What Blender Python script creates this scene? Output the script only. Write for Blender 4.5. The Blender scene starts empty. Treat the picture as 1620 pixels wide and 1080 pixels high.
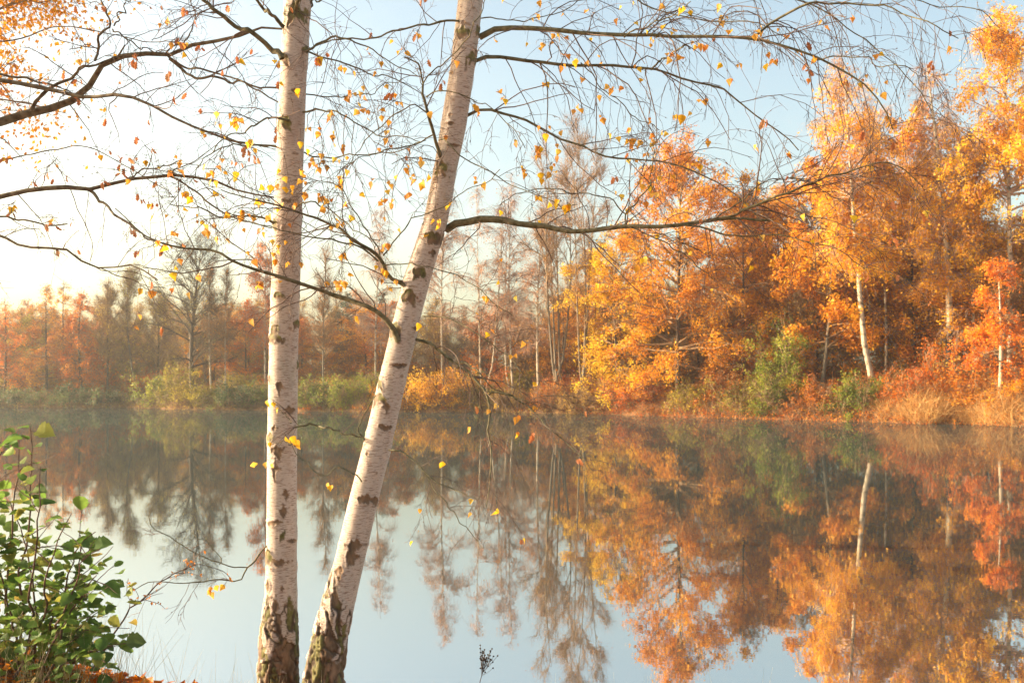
import bpy, math
import numpy as np
from mathutils import Vector

# ------------------------------------------------------------------ camera, sky, sun
scn = bpy.context.scene
COL = scn.collection
F, CX, HY, CAMZ = 1575.0, 810.0, 608.0, 2.2      # lens in photo pixels, horizon row, eye height over the water

cam_d = bpy.data.cameras.new("camera")
cam = bpy.data.objects.new("camera", cam_d)
COL.objects.link(cam)
cam.location = (0, 0, CAMZ)
cam.rotation_euler = (math.radians(90), 0, 0)
cam_d.sensor_width = 36.0
cam_d.lens = 35.0
cam_d.shift_y = 68 / 1620.0
cam_d.clip_start = 0.1
cam_d.clip_end = 3000
cam_d.dof.use_dof = True
cam_d.dof.focus_distance = 5.9
cam_d.dof.aperture_fstop = 5.6
scn.camera = cam

SUN_AZ, SUN_EL = -82.0, 17.0          # degrees left of the view direction, above the horizon
w = bpy.data.worlds.new("World")
scn.world = w
w.use_nodes = True
nt = w.node_tree
sky = nt.nodes.new("ShaderNodeTexSky")
sky.sky_type = 'NISHITA'
sky.sun_disc = False
sky.sun_elevation = math.radians(SUN_EL)
sky.sun_rotation = math.radians(SUN_AZ)
sky.altitude = 0
sky.air_density = 1.0
sky.dust_density = 4.0
sky.ozone_density = 0.0
bg = nt.nodes["Background"]
bg.inputs[1].default_value = 0.15
tintn = nt.nodes.new("ShaderNodeMix"); tintn.data_type = 'RGBA'; tintn.blend_type = 'MULTIPLY'
tintn.inputs[0].default_value = 1.0; tintn.inputs[7].default_value = (1.0, 1.0, 0.92, 1)
nt.links.new(sky.outputs[0], tintn.inputs[6]); nt.links.new(tintn.outputs[2], bg.inputs[0])

sun_d = bpy.data.lights.new("sun", 'SUN')
sun_d.energy = 5.0
sun_d.angle = math.radians(0.6)
sun_d.color = (1.0, 0.85, 0.62)
sun = bpy.data.objects.new("sun", sun_d)
COL.objects.link(sun)
_az, _el = math.radians(SUN_AZ), math.radians(SUN_EL)
SUNV = Vector((math.sin(_az) * math.cos(_el), math.cos(_az) * math.cos(_el), math.sin(_el)))
sun.rotation_euler = SUNV.to_track_quat('Z', 'Y').to_euler()

scn.view_settings.view_transform = 'Standard'
scn.view_settings.look = 'None'
scn.view_settings.gamma = 1
scn.view_settings.exposure = 1.37
scn.view_settings.use_curve_mapping = False
scn.render.engine = 'CYCLES'
cy = scn.cycles
cy.use_denoising = True
cy.max_bounces = 7
cy.diffuse_bounces = 3
cy.glossy_bounces = 3
cy.transmission_bounces = 4
cy.transparent_max_bounces = 8
cy.volume_bounces = 1
cy.use_fast_gi = False
scn.render.threads_mode = 'AUTO'

# ------------------------------------------------------------------ numpy helpers
def px(x, y, Y):
    return np.array([(x - CX) / F * Y, Y, CAMZ + (HY - y) / F * Y])

def _hash(ix, iy, iz, seed):
    h = (ix * 374761393 + iy * 668265263 + iz * 2147483647 + seed * 974634777) & 0xFFFFFFFF
    h = ((h ^ (h >> 13)) * 1274126177) & 0xFFFFFFFF
    h = ((h ^ (h >> 16)) * 2246822519) & 0xFFFFFFFF
    return ((h ^ (h >> 15)) & 0xFFFFFF) / float(0xFFFFFF)

def noise(P, seed=0):
    P = np.asarray(P, float)
    i = np.floor(P).astype(np.int64)
    f = P - i
    f = f * f * (3 - 2 * f)
    r = 0
    for dx in (0, 1):
        for dy in (0, 1):
            for dz in (0, 1):
                wgt = (f[..., 0] if dx else 1 - f[..., 0]) * (f[..., 1] if dy else 1 - f[..., 1]) * (f[..., 2] if dz else 1 - f[..., 2])
                r = r + wgt * _hash(i[..., 0] + dx, i[..., 1] + dy, i[..., 2] + dz, seed)
    return r                                        # 0..1

def fbm(P, seed=0, octaves=3):
    a, s, t = 1.0, 0.0, 0.0
    P = np.asarray(P, float)
    for k in range(octaves):
        s = s + a * noise(P * 2 ** k, seed + k * 17)
        t += a
        a *= 0.5
    return s / t

def sm(a, b, x):
    t = np.clip((x - a) / (b - a), 0, 1)
    return t * t * (3 - 2 * t)

def nrm(v):
    return v / np.maximum(np.linalg.norm(v, axis=-1, keepdims=True), 1e-9)

def rdir(rng, n):
    return nrm(rng.normal(size=(n, 3)))

class MB:
    """collects pieces and links them as one mesh object"""
    def __init__(s):
        s.V, s.T, s.Q, s.n = [], [], [], 0
        s.at, s.aq, s.mt, s.mq = [], [], [], []
    def add(s, V, Fc, tint=0.5, mat=0):
        V = np.asarray(V, float).reshape(-1, 3)
        Fc = np.asarray(Fc, np.int64)
        if len(Fc) == 0: return
        t = np.broadcast_to(np.asarray(tint, float), (len(Fc),))
        m = np.full(len(Fc), mat)
        if Fc.shape[1] == 3:
            s.T.append(Fc + s.n); s.at.append(t); s.mt.append(m)
        else:
            s.Q.append(Fc + s.n); s.aq.append(t); s.mq.append(m)
        s.V.append(V); s.n += len(V)
    def mesh(s, name, mats, smooth=True):
        V = np.concatenate(s.V)
        T = np.concatenate(s.T) if s.T else np.zeros((0, 3), np.int64)
        Q = np.concatenate(s.Q) if s.Q else np.zeros((0, 4), np.int64)
        me = bpy.data.meshes.new(name)
        me.vertices.add(len(V)); me.vertices.foreach_set("co", V.astype(np.float32).ravel())
        nl = T.size + Q.size
        me.loops.add(nl)
        me.loops.foreach_set("vertex_index", np.concatenate([T.ravel(), Q.ravel()]).astype(np.int32))
        nf = len(T) + len(Q)
        me.polygons.add(nf)
        st = np.concatenate([np.arange(len(T)) * 3, T.size + np.arange(len(Q)) * 4]).astype(np.int32)
        me.polygons.foreach_set("loop_start", st)
        me.polygons.foreach_set("material_index", np.concatenate(s.mt + s.mq).astype(np.int32))
        me.polygons.foreach_set("use_smooth", np.full(nf, smooth))
        a = me.attributes.new("tint", 'FLOAT', 'FACE')
        a.data.foreach_set("value", np.concatenate(s.at + s.aq).astype(np.float32))
        me.update(calc_edges=True)
        for m in mats: me.materials.append(m)
        return me
    def build(s, name, mats, parent=None, smooth=True):
        o = bpy.data.objects.new(name, s.mesh(name, mats, smooth))
        COL.objects.link(o)
        if parent is not None: o.parent = parent
        return o

def tag(o, label=None, cat=None, group=None, kind=None):
    if label: o["label"] = label
    if cat: o["category"] = cat
    if group: o["group"] = group
    if kind: o["kind"] = kind
    return o

def empty(name, loc):
    o = bpy.data.objects.new(name, None)
    o.empty_display_size = 0.3
    COL.objects.link(o)
    o.location = loc
    return o

def copy_tree(o, parent=None):
    c = o.copy()
    COL.objects.link(c)
    c.parent = parent
    for ch in list(o.children): copy_tree(ch, c)
    return c

def tubes(P, R, sides=4, flat=0):
    """P (N,K,3), R (N,K) -> verts, quads"""
    P = np.asarray(P, float); R = np.asarray(R, float)
    N, K, _ = P.shape
    T = nrm(np.gradient(P, axis=1))
    avg = nrm(T.mean(axis=1))
    ref = np.where(np.abs(avg[:, 2:3]) < 0.8, np.array([[0, 0, 1.0]]), np.array([[0.31, 0.95, 0.0]]))
    U = nrm(np.cross(T, ref[:, None, :]))
    W = np.cross(T, U)
    a = np.arange(sides) * 2 * math.pi / sides
    ring = U[:, :, None, :] * np.cos(a)[None, None, :, None] + W[:, :, None, :] * np.sin(a)[None, None, :, None]
    V = P[:, :, None, :] + ring * R[:, :, None, None]
    idx = np.arange(N * K * sides).reshape(N, K, sides)
    A = idx[:, :-1, :]; B = idx[:, 1:, :]
    Fq = np.stack([A, np.roll(A, -1, 2), np.roll(B, -1, 2), B], -1).reshape(-1, 4)
    return V.reshape(-1, 3), Fq

def grow(rng, start, d, L, K=5, wob=0.15, bend=0.0):
    start = np.asarray(start, float); N = len(start)
    d = nrm(np.asarray(d, float)); L = np.broadcast_to(np.asarray(L, float), (N,))
    bend = np.broadcast_to(np.asarray(bend, float), (N,))
    P = np.zeros((N, K, 3)); P[:, 0] = start
    step = (L / (K - 1))[:, None]
    for k in range(1, K):
        d = nrm(d + rng.normal(size=(N, 3)) * wob + np.stack([bend * 0, bend * 0, bend], -1))
        P[:, k] = P[:, k - 1] + d * step
    return P

def sample(rng, P, n, lo=0.0, hi=1.0, weights=None):
    N, K, _ = P.shape
    i = rng.choice(N, n, p=weights)
    t = (lo + (hi - lo) * rng.random(n))
    u = t * (K - 1); k = np.minimum(u.astype(int), K - 2); f = (u - k)[:, None]
    a = P[i, k]; b = P[i, k + 1]
    return a * (1 - f) + b * f, nrm(b - a), i, t

def spline(C, n):
    """Catmull-Rom through control rows, n samples evenly by length"""
    C = np.asarray(C, float)
    E = np.vstack([2 * C[0] - C[1], C, 2 * C[-1] - C[-2]])
    out = []
    for i in range(1, len(E) - 2):
        t = np.linspace(0, 1, 12, endpoint=False)[:, None]
        p0, p1, p2, p3 = E[i - 1], E[i], E[i + 1], E[i + 2]
        out.append(0.5 * ((2 * p1) + (-p0 + p2) * t + (2 * p0 - 5 * p1 + 4 * p2 - p3) * t ** 2 + (-p0 + 3 * p1 - 3 * p2 + p3) * t ** 3))
    out.append(E[-2][None]); Q = np.vstack(out)
    s = np.concatenate([[0], np.cumsum(np.linalg.norm(np.diff(Q[:, :3], axis=0), axis=1))])
    u = np.linspace(0, s[-1], n)
    return np.stack([np.interp(u, s, Q[:, j]) for j in range(Q.shape[1])], -1)

def leaf_quads(rng, P, size, droop=0.0, aspect=0.6):
    """random little rhombic leaves at P; the blade folded a little by its random roll"""
    n = len(P)
    size = np.broadcast_to(size, (n,)) * rng.uniform(0.6, 1.35, n)
    d = nrm(rng.normal(size=(n, 3)) + np.array([0, 0, -droop]))
    s = nrm(np.cross(d, rdir(rng, n)))
    a = P; b = P + d * size[:, None] * 0.5 + s * size[:, None] * aspect * 0.5
    c = P + d * size[:, None]; e = P + d * size[:, None] * 0.5 - s * size[:, None] * aspect * 0.5
    V = np.stack([a, b, c, e], 1).reshape(-1, 3)
    return V, np.arange(4 * n).reshape(n, 4)

def slivers(rng, P, d, L, wid, droop=0.3, wob=0.25):
    """thin two-segment twigs: quad + triangle, as (V, quads, tris)"""
    n = len(P); d = nrm(d); L = np.broadcast_to(L, (n,))[:, None]
    s = nrm(np.cross(d, rdir(rng, n))) * np.broadcast_to(wid, (n,))[:, None]
    d2 = nrm(d + rng.normal(size=(n, 3)) * wob + np.array([0, 0, -droop]))
    m = P + d * L * 0.5; e = m + d2 * L * 0.5
    V = np.stack([P - s * .5, P + s * .5, m + s * .4, m - s * .4, e], 1).reshape(-1, 3)
    b = np.arange(n)[:, None] * 5
    return V, b + np.array([[0, 1, 2, 3]]), b + np.array([[3, 2, 4]]), m, e

# ------------------------------------------------------------------ materials
def newmat(name):
    m = bpy.data.materials.new(name); m.use_nodes = True
    n = m.node_tree; n.nodes.clear()
    return m, n, n.nodes.new, n.links.new

def ramp(nd, cols, pos=None):
    r = nd("ShaderNodeValToRGB")
    el = r.color_ramp.elements
    k = len(cols)
    while len(el) < k: el.new(0.5)
    for i, c in enumerate(cols):
        el[i].position = pos[i] if pos else i / (k - 1)
        el[i].color = (*c, 1)
    return r

def leaf_mat(name, cols, trans=0.45, by_object=False, rough=0.55):
    m, n, nd, ln = newmat(name)
    out = nd("ShaderNodeOutputMaterial")
    if by_object:
        src = nd("ShaderNodeObjectInfo").outputs["Random"]
    else:
        a = nd("ShaderNodeAttribute"); a.attribute_name = "tint"; src = a.outputs["Fac"]
    r = ramp(nd, cols)
    ln(src, r.inputs[0])
    colr = r.outputs[0]
    if by_object:      # blotches on large leaves
        tc = nd("ShaderNodeTexCoord"); nz = nd("ShaderNodeTexNoise"); nz.inputs["Scale"].default_value = 45
        ln(tc.outputs["Object"], nz.inputs["Vector"])
        hs = nd("ShaderNodeHueSaturation")
        mr = nd("ShaderNodeMapRange"); mr.inputs[3].default_value = 0.65; mr.inputs[4].default_value = 1.35
        ln(nz.outputs[0], mr.inputs[0]); ln(mr.outputs[0], hs.inputs["Value"]); ln(colr, hs.inputs["Color"])
        colr = hs.outputs[0]
    p = nd("ShaderNodeBsdfPrincipled"); p.inputs["Roughness"].default_value = rough
    p.inputs["Specular IOR Level"].default_value = 0.3
    t = nd("ShaderNodeBsdfTranslucent")
    mx = nd("ShaderNodeMixShader"); mx.inputs[0].default_value = trans
    ln(colr, p.inputs["Base Color"]); ln(colr, t.inputs["Color"])
    ln(p.outputs[0], mx.inputs[1]); ln(t.outputs[0], mx.inputs[2]); ln(mx.outputs[0], out.inputs[0])
    return m

def bark_mat(name, c1, c2, scale=8, zs=0.3, rough=0.85, bump=0.4, thr=(0.35, 0.65)):
    m, n, nd, ln = newmat(name)
    out = nd("ShaderNodeOutputMaterial"); p = nd("ShaderNodeBsdfPrincipled")
    p.inputs["Roughness"].default_value = rough; p.inputs["Specular IOR Level"].default_value = 0.2
    tc = nd("ShaderNodeTexCoord"); mp = nd("ShaderNodeMapping"); mp.inputs["Scale"].default_value = (1, 1, zs)
    nz = nd("ShaderNodeTexNoise"); nz.inputs["Scale"].default_value = scale; nz.inputs["Detail"].default_value = 5
    r = ramp(nd, [c1, c2], list(thr)); b = nd("ShaderNodeBump"); b.inputs["Strength"].default_value = bump
    b.inputs["Distance"].default_value = 0.01
    ln(tc.outputs["Object"], mp.inputs[0]); ln(mp.outputs[0], nz.inputs["Vector"]); ln(nz.outputs[0], r.inputs[0])
    ln(r.outputs[0], p.inputs["Base Color"]); ln(nz.outputs[0], b.inputs["Height"]); ln(b.outputs[0], p.inputs["Normal"])
    ln(p.outputs[0], out.inputs[0])
    return m

GOLD = leaf_mat("golden_leaves", [(.50, .19, .006), (.70, .31, .008), (.84, .42, .012), (.88, .52, .025)])
AMBER = leaf_mat("amber_leaves", [(.40, .12, .004), (.62, .22, .006), (.78, .33, .008), (.86, .46, .014)])
ORANGE = leaf_mat("orange_leaves", [(.36, .07, .004), (.56, .13, .006), (.74, .20, .008), (.82, .31, .012)])
YELLOW = leaf_mat("yellow_leaves", [(.58, .28, .008), (.74, .42, .010), (.86, .54, .015), (.90, .64, .04)])
REDOR = leaf_mat("red_orange_leaves", [(.42, .09, .005), (.64, .15, .006), (.78, .22, .008), (.84, .32, .012)])
RUST = leaf_mat("rust_leaves", [(.30, .08, .010), (.48, .14, .012), (.62, .22, .018), (.70, .34, .03)])
BROWN = leaf_mat("brown_leaves", [(.20, .11, .025), (.35, .20, .035), (.50, .30, .045), (.62, .42, .07)])
OLIVE = leaf_mat("olive_leaves", [(.12, .10, .015), (.25, .20, .02), (.40, .32, .03), (.55, .38, .04)])
GREEN = leaf_mat("green_leaves", [(.06, .08, .012), (.14, .17, .018), (.26, .29, .025), (.46, .42, .04)])
DKGREEN = leaf_mat("dark_green_leaves", [(.03, .05, .02), (.06, .09, .03), (.10, .13, .035), (.16, .17, .05)])
SPRUCE = leaf_mat("spruce_needles", [(.025, .045, .03), (.04, .06, .035), (.06, .085, .045), (.08, .1, .05)], trans=0.15)
STRAW = leaf_mat("dry_grass", [(.32, .13, .03), (.46, .21, .05), (.58, .31, .09), (.68, .44, .18)], trans=0.3)
TWIG = bark_mat("twig_bark", (.19, .11, .055), (.33, .20, .10), 3)
TWIGPALE = bark_mat("pale_twig_bark", (.32, .19, .12), (.48, .31, .22), 3)
DARKBARK = bark_mat("dark_bark", (.05, .035, .025), (.12, .08, .05), 6)
GREYBARK = bark_mat("grey_bark", (.12, .095, .07), (.24, .19, .13), 6)
WHITEBARK = bark_mat("far_birch_bark", (.09, .07, .05), (.46, .37, .26), 2.5, 1.2, thr=(.34, .5))

BLACKFOOT = bark_mat("black_footed_birch_bark", (.09, .07, .05), (.46, .37, .26), 2.5, 1.2, thr=(.34, .5))
_n = BLACKFOOT.node_tree; _p = [x for x in _n.nodes if x.type == 'BSDF_PRINCIPLED'][0]; _c = _p.inputs["Base Color"].links[0].from_socket
_t = _n.nodes.new("ShaderNodeTexCoord"); _s = _n.nodes.new("ShaderNodeSeparateXYZ"); _m = _n.nodes.new("ShaderNodeMapRange"); _x = _n.nodes.new("ShaderNodeMix")
_m.inputs[1].default_value = 3.6; _m.inputs[2].default_value = 4.6; _x.data_type = 'RGBA'; _x.inputs[6].default_value = (.035, .028, .022, 1)      # old cracked black bark up to 4 m
_n.links.new(_t.outputs["Object"], _s.inputs[0]); _n.links.new(_s.outputs[2], _m.inputs[0]); _n.links.new(_m.outputs[0], _x.inputs[0]); _n.links.new(_c, _x.inputs[7]); _n.links.new(_x.outputs[2], _p.inputs["Base Color"])

def birch_bark():
    m, n, nd, ln = newmat("birch_bark")
    out = nd("ShaderNodeOutputMaterial"); p = nd("ShaderNodeBsdfPrincipled")
    p.inputs["Roughness"].default_value = 0.7; p.inputs["Specular IOR Level"].default_value = 0.25
    tc = nd("ShaderNodeTexCoord")
    def nz(scale, sc, det=4, rough=0.6):
        mp = nd("ShaderNodeMapping"); mp.inputs["Scale"].default_value = sc
        x = nd("ShaderNodeTexNoise"); x.inputs["Scale"].default_value = scale
        x.inputs["Detail"].default_value = det; x.inputs["Roughness"].default_value = rough
        ln(tc.outputs["Object"], mp.inputs[0]); ln(mp.outputs[0], x.inputs["Vector"])
        return x.outputs[0]
    def mix(fac, a, b, mode='MIX'):
        x = nd("ShaderNodeMix"); x.data_type = 'RGBA'; x.blend_type = mode
        for s, v in ((x.inputs[0], fac), (x.inputs[6], a), (x.inputs[7], b)):
            if isinstance(v, tuple): s.default_value = (*v, 1)
            elif isinstance(v, (float, int)): s.default_value = v
            else: ln(v, s)
        return x.outputs[2]
    def att(nm):
        a = nd("ShaderNodeAttribute"); a.attribute_name = nm; return a.outputs["Fac"]
    blot = ramp(nd, [(.44, .32, .25), (.56, .45, .37), (.50, .38, .31)], [.3, .5, .75]); ln(nz(5, (1, 1, .7)), blot.inputs[0])
    lent = ramp(nd, [(0, 0, 0), (1, 1, 1)], [.53, .63]); ln(nz(30, (1, 1, 8)), lent.inputs[0])       # thin sideways lines
    base = mix(lent.outputs[0], blot.outputs[0], (.24, .15, .11))
    stn = ramp(nd, [(0, 0, 0), (.55, .55, .55)], [.52, .72]); ln(nz(7, (1, 1, .35), 6, .7), stn.inputs[0])
    base = mix(stn.outputs[0], base, (.27, .24, .18))
    spk = ramp(nd, [(0, 0, 0), (1, 1, 1)], [.63, .70]); ln(nz(60, (1, 1, 1.6), 3), spk.inputs[0])
    base = mix(spk.outputs[0], base, (.42, .30, .22))
    rb = ramp(nd, [(.06, .042, .03), (.16, .10, .06), (.28, .17, .10), (.20, .15, .10)], [.25, .45, .65, .85]); ln(nz(26, (1, 1, .4), 6), rb.inputs[0])
    moss = ramp(nd, [(.06, .06, .015), (.16, .15, .04), (.26, .22, .10)], [.3, .55, .8]); ln(nz(40, (1, 1, .8), 5), moss.inputs[0])
    c = mix(att("rough"), base, rb.outputs[0])
    c = mix(att("moss"), c, moss.outputs[0])
    fm = nd("ShaderNodeMath"); fm.operation = 'MULTIPLY'; fm.inputs[1].default_value = .8; ln(att("furrow"), fm.inputs[0])
    c = mix(fm.outputs[0], c, (.075, .048, .03))
    ln(c, p.inputs["Base Color"])
    b = nd("ShaderNodeBump"); b.inputs["Strength"].default_value = 0.5; b.inputs["Distance"].default_value = 0.006
    ln(nz(60, (1, 1, 2.5), 6), b.inputs["Height"]); ln(b.outputs[0], p.inputs["Normal"])
    ln(p.outputs[0], out.inputs[0])
    return m
BIRCH = birch_bark()
BRANCH = bark_mat("mossy_branch_bark", (.085, .07, .035), (.21, .175, .10), 30, 1, bump=.6)
BRANCHL = bark_mat("oak_branch_bark", (.08, .055, .035), (.20, .15, .09), 26, 1, bump=.6)
NTWIG = bark_mat("near_twig_bark", (.10, .06, .045), (.19, .13, .095), 20, 1)

def water_mat():
    m, n, nd, ln = newmat("still_water")
    out = nd("ShaderNodeOutputMaterial")
    g = nd("ShaderNodeBsdfGlossy"); g.inputs["Roughness"].default_value = 0.008
    g.inputs["Color"].default_value = (.97, .98, .98, 1)
    d = nd("ShaderNodeBsdfDiffuse"); d.inputs["Color"].default_value = (.04, .05, .045, 1)
    fr = nd("ShaderNodeFresnel"); fr.inputs["IOR"].default_value = 16.0
    mx = nd("ShaderNodeMixShader")
    tc = nd("ShaderNodeTexCoord")
    def nz(scale, sc, det=3):
        mp = nd("ShaderNodeMapping"); mp.inputs["Scale"].default_value = sc
        x = nd("ShaderNodeTexNoise"); x.inputs["Scale"].default_value = scale; x.inputs["Detail"].default_value = det
        ln(tc.outputs["Object"], mp.inputs[0]); ln(mp.outputs[0], x.inputs["Vector"]); return x.outputs[0]
    b = nd("ShaderNodeBump"); b.inputs["Strength"].default_value = 1.0; b.inputs["Distance"].default_value = 0.0003
    b2 = nd("ShaderNodeBump"); b2.inputs["Strength"].default_value = 1.0; b2.inputs["Distance"].default_value = 0.0007
    ln(nz(5, (1, 1, 1)), b.inputs["Height"]); ln(nz(0.9, (.5, 1, 1), 2), b2.inputs["Height"])
    ln(b2.outputs[0], b.inputs["Normal"])
    for s in (g, d, fr): ln(b.outputs[0], s.inputs["Normal"])
    ln(fr.outputs[0], mx.inputs[0]); ln(d.outputs[0], mx.inputs[1]); ln(g.outputs[0], mx.inputs[2]); ln(mx.outputs[0], out.inputs[0])
    return m
WATER = water_mat()

def ground_mat():
    m, n, nd, ln = newmat("leafy_ground")
    out = nd("ShaderNodeOutputMaterial"); p = nd("ShaderNodeBsdfPrincipled"); p.inputs["Roughness"].default_value = .95
    tc = nd("ShaderNodeTexCoord")
    a = nd("ShaderNodeTexNoise"); a.inputs["Scale"].default_value = 1.2; a.inputs["Detail"].default_value = 8; a.inputs["Roughness"].default_value = .75
    b = nd("ShaderNodeTexNoise"); b.inputs["Scale"].default_value = 25; b.inputs["Detail"].default_value = 6
    ln(tc.outputs["Object"], a.inputs["Vector"]); ln(tc.outputs["Object"], b.inputs["Vector"])
    r = ramp(nd, [(.07, .05, .025), (.22, .11, .04), (.34, .15, .04), (.16, .14, .05)], [.3, .45, .6, .75]); ln(a.outputs[0], r.inputs[0])
    r2 = ramp(nd, [(.4, .4, .4), (1.3, 1.2, 1.1)], [.35, .65]); ln(b.outputs[0], r2.inputs[0])
    x = nd("ShaderNodeMix"); x.data_type = 'RGBA'; x.blend_type = 'MULTIPLY'; x.inputs[0].default_value = 1
    ln(r.outputs[0], x.inputs[6]); ln(r2.outputs[0], x.inputs[7]); ln(x.outputs[2], p.inputs["Base Color"])
    bp = nd("ShaderNodeBump"); bp.inputs["Distance"].default_value = .05; ln(b.outputs[0], bp.inputs["Height"]); ln(bp.outputs[0], p.inputs["Normal"])
    ln(p.outputs[0], out.inputs[0])
    return m
GROUND = ground_mat()

# ------------------------------------------------------------------ land and water
_sx = [-130, -95, -75, -55, -36, -30, -22, -14, -8, 0, 8, 12, 16, 22, 27, 36, 44, 52, 60]
_sy = [8.0, 40, 78, 95, 94, 88, 86, 80, 78.5, 78, 72, 66, 63, 58, 52, 43, 34, 20, 8]
_nx = [-130, -30, -16, -12, -9, -7.2, -5.5, -3.0, 0, 4, 20, 60]
_ny = [8.0, 18, 18, 16.5, 14.5, 10.0, 7.6, 6.75, 6.55, 6.5, 7.0, 8.0]
def shore(x): return np.interp(x, _sx, _sy) + 0.8 * (noise(np.stack([x * .35, x * 0, x * 0], -1), 5) - .5) * 2 + .5 * (noise(np.stack([x * 1.3, x * 0, x * 0], -1), 8) - .5) * 2.2
def nshore(x): return np.interp(x, _nx, _ny) + .25 * (noise(np.stack([x * .8, x * 0, x * 0], -1), 6) - .5)
def land(x, y):
    x = np.asarray(x, float); y = np.asarray(y, float)
    d = np.maximum(y - shore(x), nshore(x) - y)
    d = np.where((x < -130) | (x > 60), 30, d)
    z = np.where(d < 0, np.maximum(d * .35, -1.2), 0.32 * sm(0, .5, d) + .55 * sm(.3, 3.5, d) + .75 * sm(2, 14, d) + .9 * sm(12, 60, d))
    near = sm(30, 14, y)
    zn = np.where(d < 0, np.maximum(d * .5, -1.2), .22 * sm(0, .35, d) + .38 * sm(.3, 1.6, d) + .15 * sm(1.5, 5, d))
    knoll = .34 * np.exp(-(((x + 3.1) / .95) ** 2 + ((y - 4.7) / .95) ** 2))
    z = z * (1 - near) + (zn + knoll) * near
    z = z + np.where(d > .3, 1, 0) * (fbm(np.stack([x * .25, y * .25, x * 0], -1), 3) - .5) * .5 * sm(1, 10, d)
    return z

_DD = np.arange(30., 280., .25)
def ray_depth(x, off):
    """distance along photo column x at which the ground lies off metres behind the far water line"""
    q = _DD - shore((x - CX) / F * _DD)
    return float(_DD[np.argmax(q >= off)])
_XC = np.arange(-200., 1800., 10.)
_SH = np.array([ray_depth(x, 0.) for x in _XC])
def axis(a, b, fine_lo, fine_hi, fine, growth):
    pts = list(np.arange(fine_lo, fine_hi, fine)); s = fine; v = fine_hi
    while v < b: pts.append(v); s *= growth; v += s
    pts.append(b); s = fine; v = fine_lo - fine
    while v > a: pts.insert(0, v); s *= growth; v -= s
    pts.insert(0, a)
    return np.array(pts)
gx = np.concatenate([axis(-900, -12, -60, -13, 1.1, 1.3), np.arange(-12, -5, .5), np.arange(-5, 4, .12), np.arange(4, 12, .6), axis(13, 900, 13, 60, 1.1, 1.3)])
gy = np.concatenate([[-200, -90, -40, -20, -10, -5], np.arange(-2, 3, .4), np.arange(3, 8, .12), np.arange(8, 20, .5), np.arange(20, 48, 2.5), np.arange(48, 106, .8), [108, 112, 118, 126, 140, 160, 190, 240, 320, 500, 1200]])
gx = np.unique(gx)
XX, YY = np.meshgrid(gx, gy)
ZZ = land(XX, YY)
m = MB(); idx = np.arange(XX.size).reshape(XX.shape)
m.add(np.stack([XX, YY, ZZ], -1), np.stack([idx[:-1, :-1], idx[:-1, 1:], idx[1:, 1:], idx[1:, :-1]], -1).reshape(-1, 4))
ground = m.build("ground", [GROUND]); tag(ground, kind="structure")
m = MB(); m.add([(-140, 4, 0), (70, 4, 0), (70, 112, 0), (-140, 112, 0)], [(0, 1, 2, 3)])
water = m.build("water", [WATER]); tag(water, kind="structure")

# ------------------------------------------------------------------ generic far trees and bushes
def profile(kind, t):
    if kind == 'oak': return np.sqrt(np.clip(1 - ((t - .3) / .74) ** 2, .02, 1)) * (1 - .12 * t)
    if kind == 'birch': return np.clip(1.05 - t, .05, 1) ** .52 * (.55 + .45 * sm(0, .3, t))
    if kind == 'cone': return np.clip(1.02 - t, .03, 1) ** .85
    return np.clip(.35 + .9 * t - .55 * t ** 3, .05, 1)

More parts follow.
